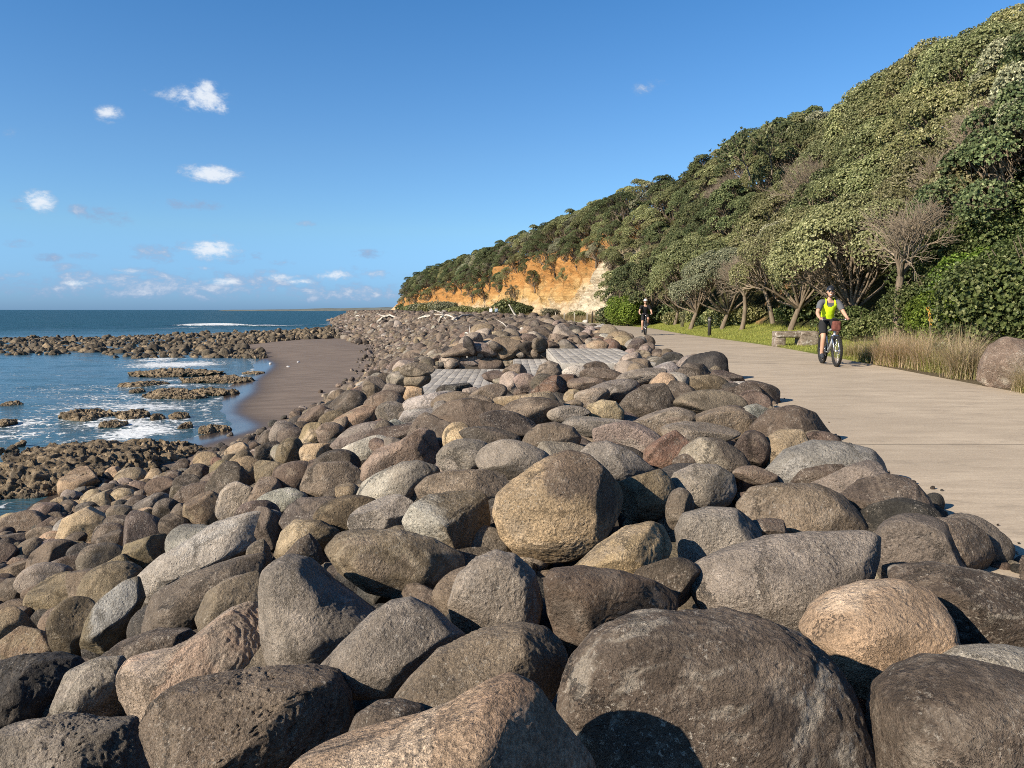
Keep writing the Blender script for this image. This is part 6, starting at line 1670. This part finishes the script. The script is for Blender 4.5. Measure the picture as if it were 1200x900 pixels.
def rider_joints(lean=.0):
    J = dict(pelvis=(0, .20, 1.03), waist=(0, .27 + lean * .3, 1.20), chest=(0, .36 + lean * .7, 1.40), neck=(0, .42 + lean, 1.545), neck2=(0, .445 + lean, 1.60), head=(0, .475 + lean, 1.70))
    for S, e in (('L', -1), ('R', 1)):
        J['sh' + S] = (e * .19, .40 + lean, 1.475); J['el' + S] = (e * .30, .53 + lean * .6, 1.22); J['wr' + S] = (e * .31, .735, 1.115); J['pa' + S] = (e * .305, .79, 1.105)
        J['gr' + S] = (e * .30, .85, 1.10); J['gs' + S] = (e, -.25, 0); J['gc' + S] = (0, -.25, -1.0)
        a = (-.5 * PI + .25) if e > 0 else (.5 * PI + .25); pd = np.array([e * .145, .44 + .17 * math.cos(a), .30 + .17 * math.sin(a)])
        J['hip' + S] = (e * .10, .24, .99); an = pd + [-e * .02, -.10, .115]; J['an' + S] = tuple(an); J['to' + S] = tuple(pd + [0, .06, .05])
        hp = np.array(J['hip' + S]); dv = an - hp; L = np.linalg.norm(dv); a1 = .44; a2 = .44; x = min(max(L / 2, .01), .4395); hgt = math.sqrt(max(a1 * a1 - x * x, 0)); n_ = unit(np.cross(dv, [1, 0, 0])); n_ = n_ if n_[1] > 0 else -n_
        J['kn' + S] = tuple(hp + dv * .5 + n_ * hgt + np.array([e * .03, 0, 0]))
    return J
cl = lambda n, c, r=.85, v=.12: plain(n, c, r, .15, var=v, scale=16, bump=.25)
TEE = cl("grey_tee", (.11, .115, .125)); VEST = plain("hi_vis_yellow", (.62, .86, .02), .7, .2, var=.05, scale=10, bump=.2); SHORT = cl("black_shorts", (.022, .022, .024)); SHOE = cl("dark_shoe", (.04, .045, .055)); BTEE = cl("black_tee", (.016, .016, .018))
HELB = plain("black_helmet", (.02, .021, .024), .35, .5, var=.1, bump=0); HELW = plain("white_helmet", (.75, .75, .73), .4, .5, var=.05, bump=0); GLASS = plain("dark_glasses", (.015, .015, .02), .15, .6, bump=0)
def helmet(root, h, M, mat):
    D, T = ICO(4); V = D * [.098, .128, .105]; V[:, 2] = np.where(V[:, 2] < -.01, -.01 + (V[:, 2] + .01) * .12, V[:, 2])
    vent = np.abs(np.sin(D[:, 0] * 9)) ** 6 * (D[:, 2] > .25); V = V * (1 - .06 * vent)[:, None]
    mb = MB(); mb.add((V + [0, -.012, .058]) @ M.T + h, None, T); mb.box(h + M @ np.array([0, .115, .050]), (.13, .05, .012), M, bev=.005)
    ho = part("helmet", mb.mesh("helmet", mat), root)
    for e in (-1, 1):
        mb = MB(); mb.tube([h + M @ np.array([e * .080, .0, .03]), h + M @ np.array([e * .062, .045, -.08]), h + M @ np.array([0, .06, -.125])], .005, 5); part("strap", mb.mesh("strap", SHORT), ho)
def glasses(root, h, M):
    mb = MB()
    for e in (-.032, .032): mb.ball(h + M @ np.array([e, .096, .016]), (.026, .008, .018), M, 3)
    mb.tube([h + M @ np.array([-.07, .05, .022]), h + M @ np.array([-.05, .095, .022]), h + M @ np.array([.05, .095, .022]), h + M @ np.array([.07, .05, .022])], .004, 5)
    part("glasses", mb.mesh("glasses", GLASS), root)
TEETH = plain("smile", (.75, .70, .65), .4, .3, bump=0)

def ride(px_f, Yf, frame, blab, plab, tee, vst, hel, bag, head_look, sc=1.0, specs=True):
    x = at(px_f, Yf); rz = PI - .11
    fy = 1.12; loc = np.array([x + fy * math.sin(-rz) * -1 * 0, Yf, .004])
    # rear hub sits behind (further from the camera) because the bicycle heads towards it
    loc = np.array([x - fy * (-math.sin(rz)), Yf - fy * math.cos(rz), .006])
    b_ = bicycle(tuple(loc), rz, frame, blab, bag)
    J = rider_joints()
    def cloth(J, R):
        d = {'shirt': (shirt_rule(.72), .016, tee), 'shorts': (leg_rule(.86, .35), .022, SHORT), 'shoe.1': shoe(J, 'L', SHOE), 'shoe.2': shoe(J, 'R', SHOE)}
        if vst: d['vest'] = (vest_rule(1.06, .150, J['neck'][2], J['neck'][1] - .02), .034, vst)
        return d
    p, h, M = make_person(tuple(loc), rz, J, head_look, plab, 1.0, cloth)
    helmet(p, h, M, hel)
    if specs: glasses(p, h, M)
    mb = MB(); mb.ball(h + M @ np.array([0, .094, -.056]), (.024, .006, .008), M, 3); part("teeth", mb.mesh("teeth", TEETH), p)
    return b_, p
ride(981, 17.5, 'silver', "silver mountain bicycle with a brick red bar bag", "person in yellow hi-vis vest and black helmet riding the silver bicycle", TEE, VEST, HELB, True, (.28, 1, .02))
ride(756.5, 39.0, 'dark', "dark bicycle under the rider in the white helmet", "person in black shirt and white helmet riding the dark bicycle", BTEE, None, HELW, False, (.1, 1, .0))

def walker_joints(step=.16):
    J = dict(pelvis=(0, 0, .93), waist=(0, .0, 1.08), chest=(0, .01, 1.30), neck=(0, .01, 1.455), neck2=(0, .02, 1.50), head=(0, .035, 1.60))
    for S, e in (('L', -1), ('R', 1)):
        J['sh' + S] = (e * .18, 0, 1.395); J['el' + S] = (e * .23, -e * .05, 1.12); J['wr' + S] = (e * .23, .05 - e * .09, .90); J['pa' + S] = (e * .225, .06 - e * .09, .84)
        J['gr' + S] = (e * .22, .07 - e * .09, .76); J['gs' + S] = (0, 1, 0); J['gc' + S] = (-e * .8, .3, -.4)
        J['hip' + S] = (e * .09, 0, .90); J['kn' + S] = (e * .095, e * step * .7 + .03, .49); J['an' + S] = (e * .095, e * step, .085); J['to' + S] = (e * .10, e * step + .13, .035)
    return J
for px, Y, top, bot, lab in [(575.5, 116, (.62, .62, .62), (.045, .05, .06), "person in a pale grey jacket walking on the far bank, left of two"), (581.8, 116.8, (.20, .27, .33), (.04, .04, .05), "person in a blue grey jacket walking on the far bank, right of two")]:
    T1, T2 = cl("walker_top", top), cl("walker_trousers", bot)
    def cloth(J, R): return {'jacket': (shirt_rule(1.95), .03, T1), 'trousers': (leg_rule(1.95, .3), .016, T2), 'shoe.1': shoe(J, 'L', SHOE), 'shoe.2': shoe(J, 'R', SHOE)}
    x = at(px, Y); p, h, M = make_person((x, Y, max(.0, float(ground_z(x, Y)) + .0)), 2.6, walker_joints(), (0, 1, 0), lab, 1.04, cloth)
    D, T = ICO(3); V = D * [.088, .106, .10]; mb = MB(); mb.add((V + [0, -.016, .038]) @ M.T + h, None, T); part("hair", mb.mesh("hair", cl("hair", (.05, .035, .025))), p)
# ------------------------------------------------------------------ labels that single out each repeat
def nth(k): return ["", "second ", "third ", "fourth ", "fifth ", "sixth ", "seventh ", "eighth ", "ninth ", "tenth "][k] if k < 10 else "%dth " % (k + 1)
def autolabel(items, marks, words, group, cat, vert=("behind", "in front of")):
    """items: dicts with o, px, py, desc. Each is described by its look and by where it lies from the nearest landmark."""
    groups = {}
    for it in items:
        best = min(marks, key=lambda m: math.hypot(m[1] - it['px'], (m[2] - it['py']) * 1.6))
        dx, dy = it['px'] - best[1], it['py'] - best[2]
        if abs(dx) > abs(dy) * 1.2: rel = "left of" if dx < 0 else "right of"
        else: rel = vert[0] if dy < 0 else vert[1]
        it['dist'] = math.hypot(dx, dy)
        groups.setdefault((it['desc'], rel, best[0]), []).append(it)
    for (desc, rel, mk), L in groups.items():
        L.sort(key=lambda i: i['dist'])
        for k, it in enumerate(L):
            if len(L) == 1: s = "%s %s the %s" % (desc, rel, mk)
            elif k == 0: s = "nearest %s %s the %s" % (desc, rel, mk)
            else: s = "%s%s %s the %s" % (nth(k) + ("nearest " if k else ""), desc, rel, mk)
            w = s.split()
            tag(it['o'], " ".join(w[:16]), it.get('cat', cat), it.get('grp') or group)
GRP = "boulders of the seaside bank"
marks = []
for bdr in BOULDERS:
    if bdr['key']:
        tag(bdr['o'], KEYLAB[bdr['key']], "boulder", GRP)
        if bdr['key'] in SHORT: marks.append((SHORT[bdr['key']], bdr['px'], bdr['py']))
marks += [("lowest timber platform", 545, 445), ("upper timber platform", 690, 415), ("sand's edge by the pools", 262, 510), ("leafless end of the reef shelf" if False else "reef shelf", 130, 550), ("driftwood arch", 523, 379), ("thick bleached log", 545, 376)]
items = []
def shape_word(o):
    d = o.dimensions; me = o.data
    a = sorted(d); 
    if a[2] / max(a[0], .01) > 1.9: return "flat" if d[2] == a[0] else "long"
    if a[2] / max(a[0], .01) < 1.3: return "round"
    return ""
med = {}
for bdr in BOULDERS:
    if bdr['key']: continue
    me = bdr['o'].data; n = len(me.vertices); V = np.empty(n * 3, np.float32); me.vertices.foreach_get("co", V); V = V.reshape(-1, 3); e = sorted(np.ptp(V, axis=0)); dz = float(np.ptp(V[:, 2]))
    big = "large" if bdr['area'] > 1800 else "small" if bdr['area'] < 450 else ""
    sh = "flat" if e[2] / e[0] > 1.75 and dz == e[0] else "long" if e[2] / e[0] > 1.75 else "round" if e[2] / e[0] < 1.3 else ""
    bdr['desc'] = " ".join(w for w in (big, sh, PAL[bdr['ck']][3], "boulder") if w); items.append(bdr)
autolabel(items, marks, None, GRP, "boulder")
pm = [("near cyclist", 975, 385), ("far cyclist", 757, 372), ("bollard", 831, 383), ("stone bench" if False else "log bench", 928, 397), ("cliff's pale slip", 690, 330), ("two walkers", 578, 366), ("tall bare trunk", 1050, 340), ("bright green shrub", 1140, 330), ("far bank's leaning log", 602, 366), ("headland tip", 480, 358), ("orange cliff face", 560, 325), ("right edge of the view", 1195, 120), ("ridge shrub", 893, 165)]
auto = [p for p in PLANTS if p['grp'] in ("trees covering the coastal bank", "trees along the cliff top", "evergreen trees at the end of the bank") or not p['grp']]
manual = [p for p in PLANTS if p not in auto]
seen = {}
for p in PLANTS: seen.setdefault(p['desc'], []).append(p)
todo = []
for d_, L in seen.items():
    if len(L) == 1: tag(L[0]['o'], d_, L[0]['cat'], L[0]['grp'] or "front row trees of the coastal bank")
    else: todo += L
autolabel(todo, pm, None, "trees covering the coastal bank", "tree", ("above", "below"))
# prototypes that were never set out
for k, (root, used) in PROTO.items():
    if not used:
        for c in list(CHILDREN.get(root.name, [])): bpy.data.objects.remove(c)
        bpy.data.objects.remove(root)
bpy.context.view_layer.update()
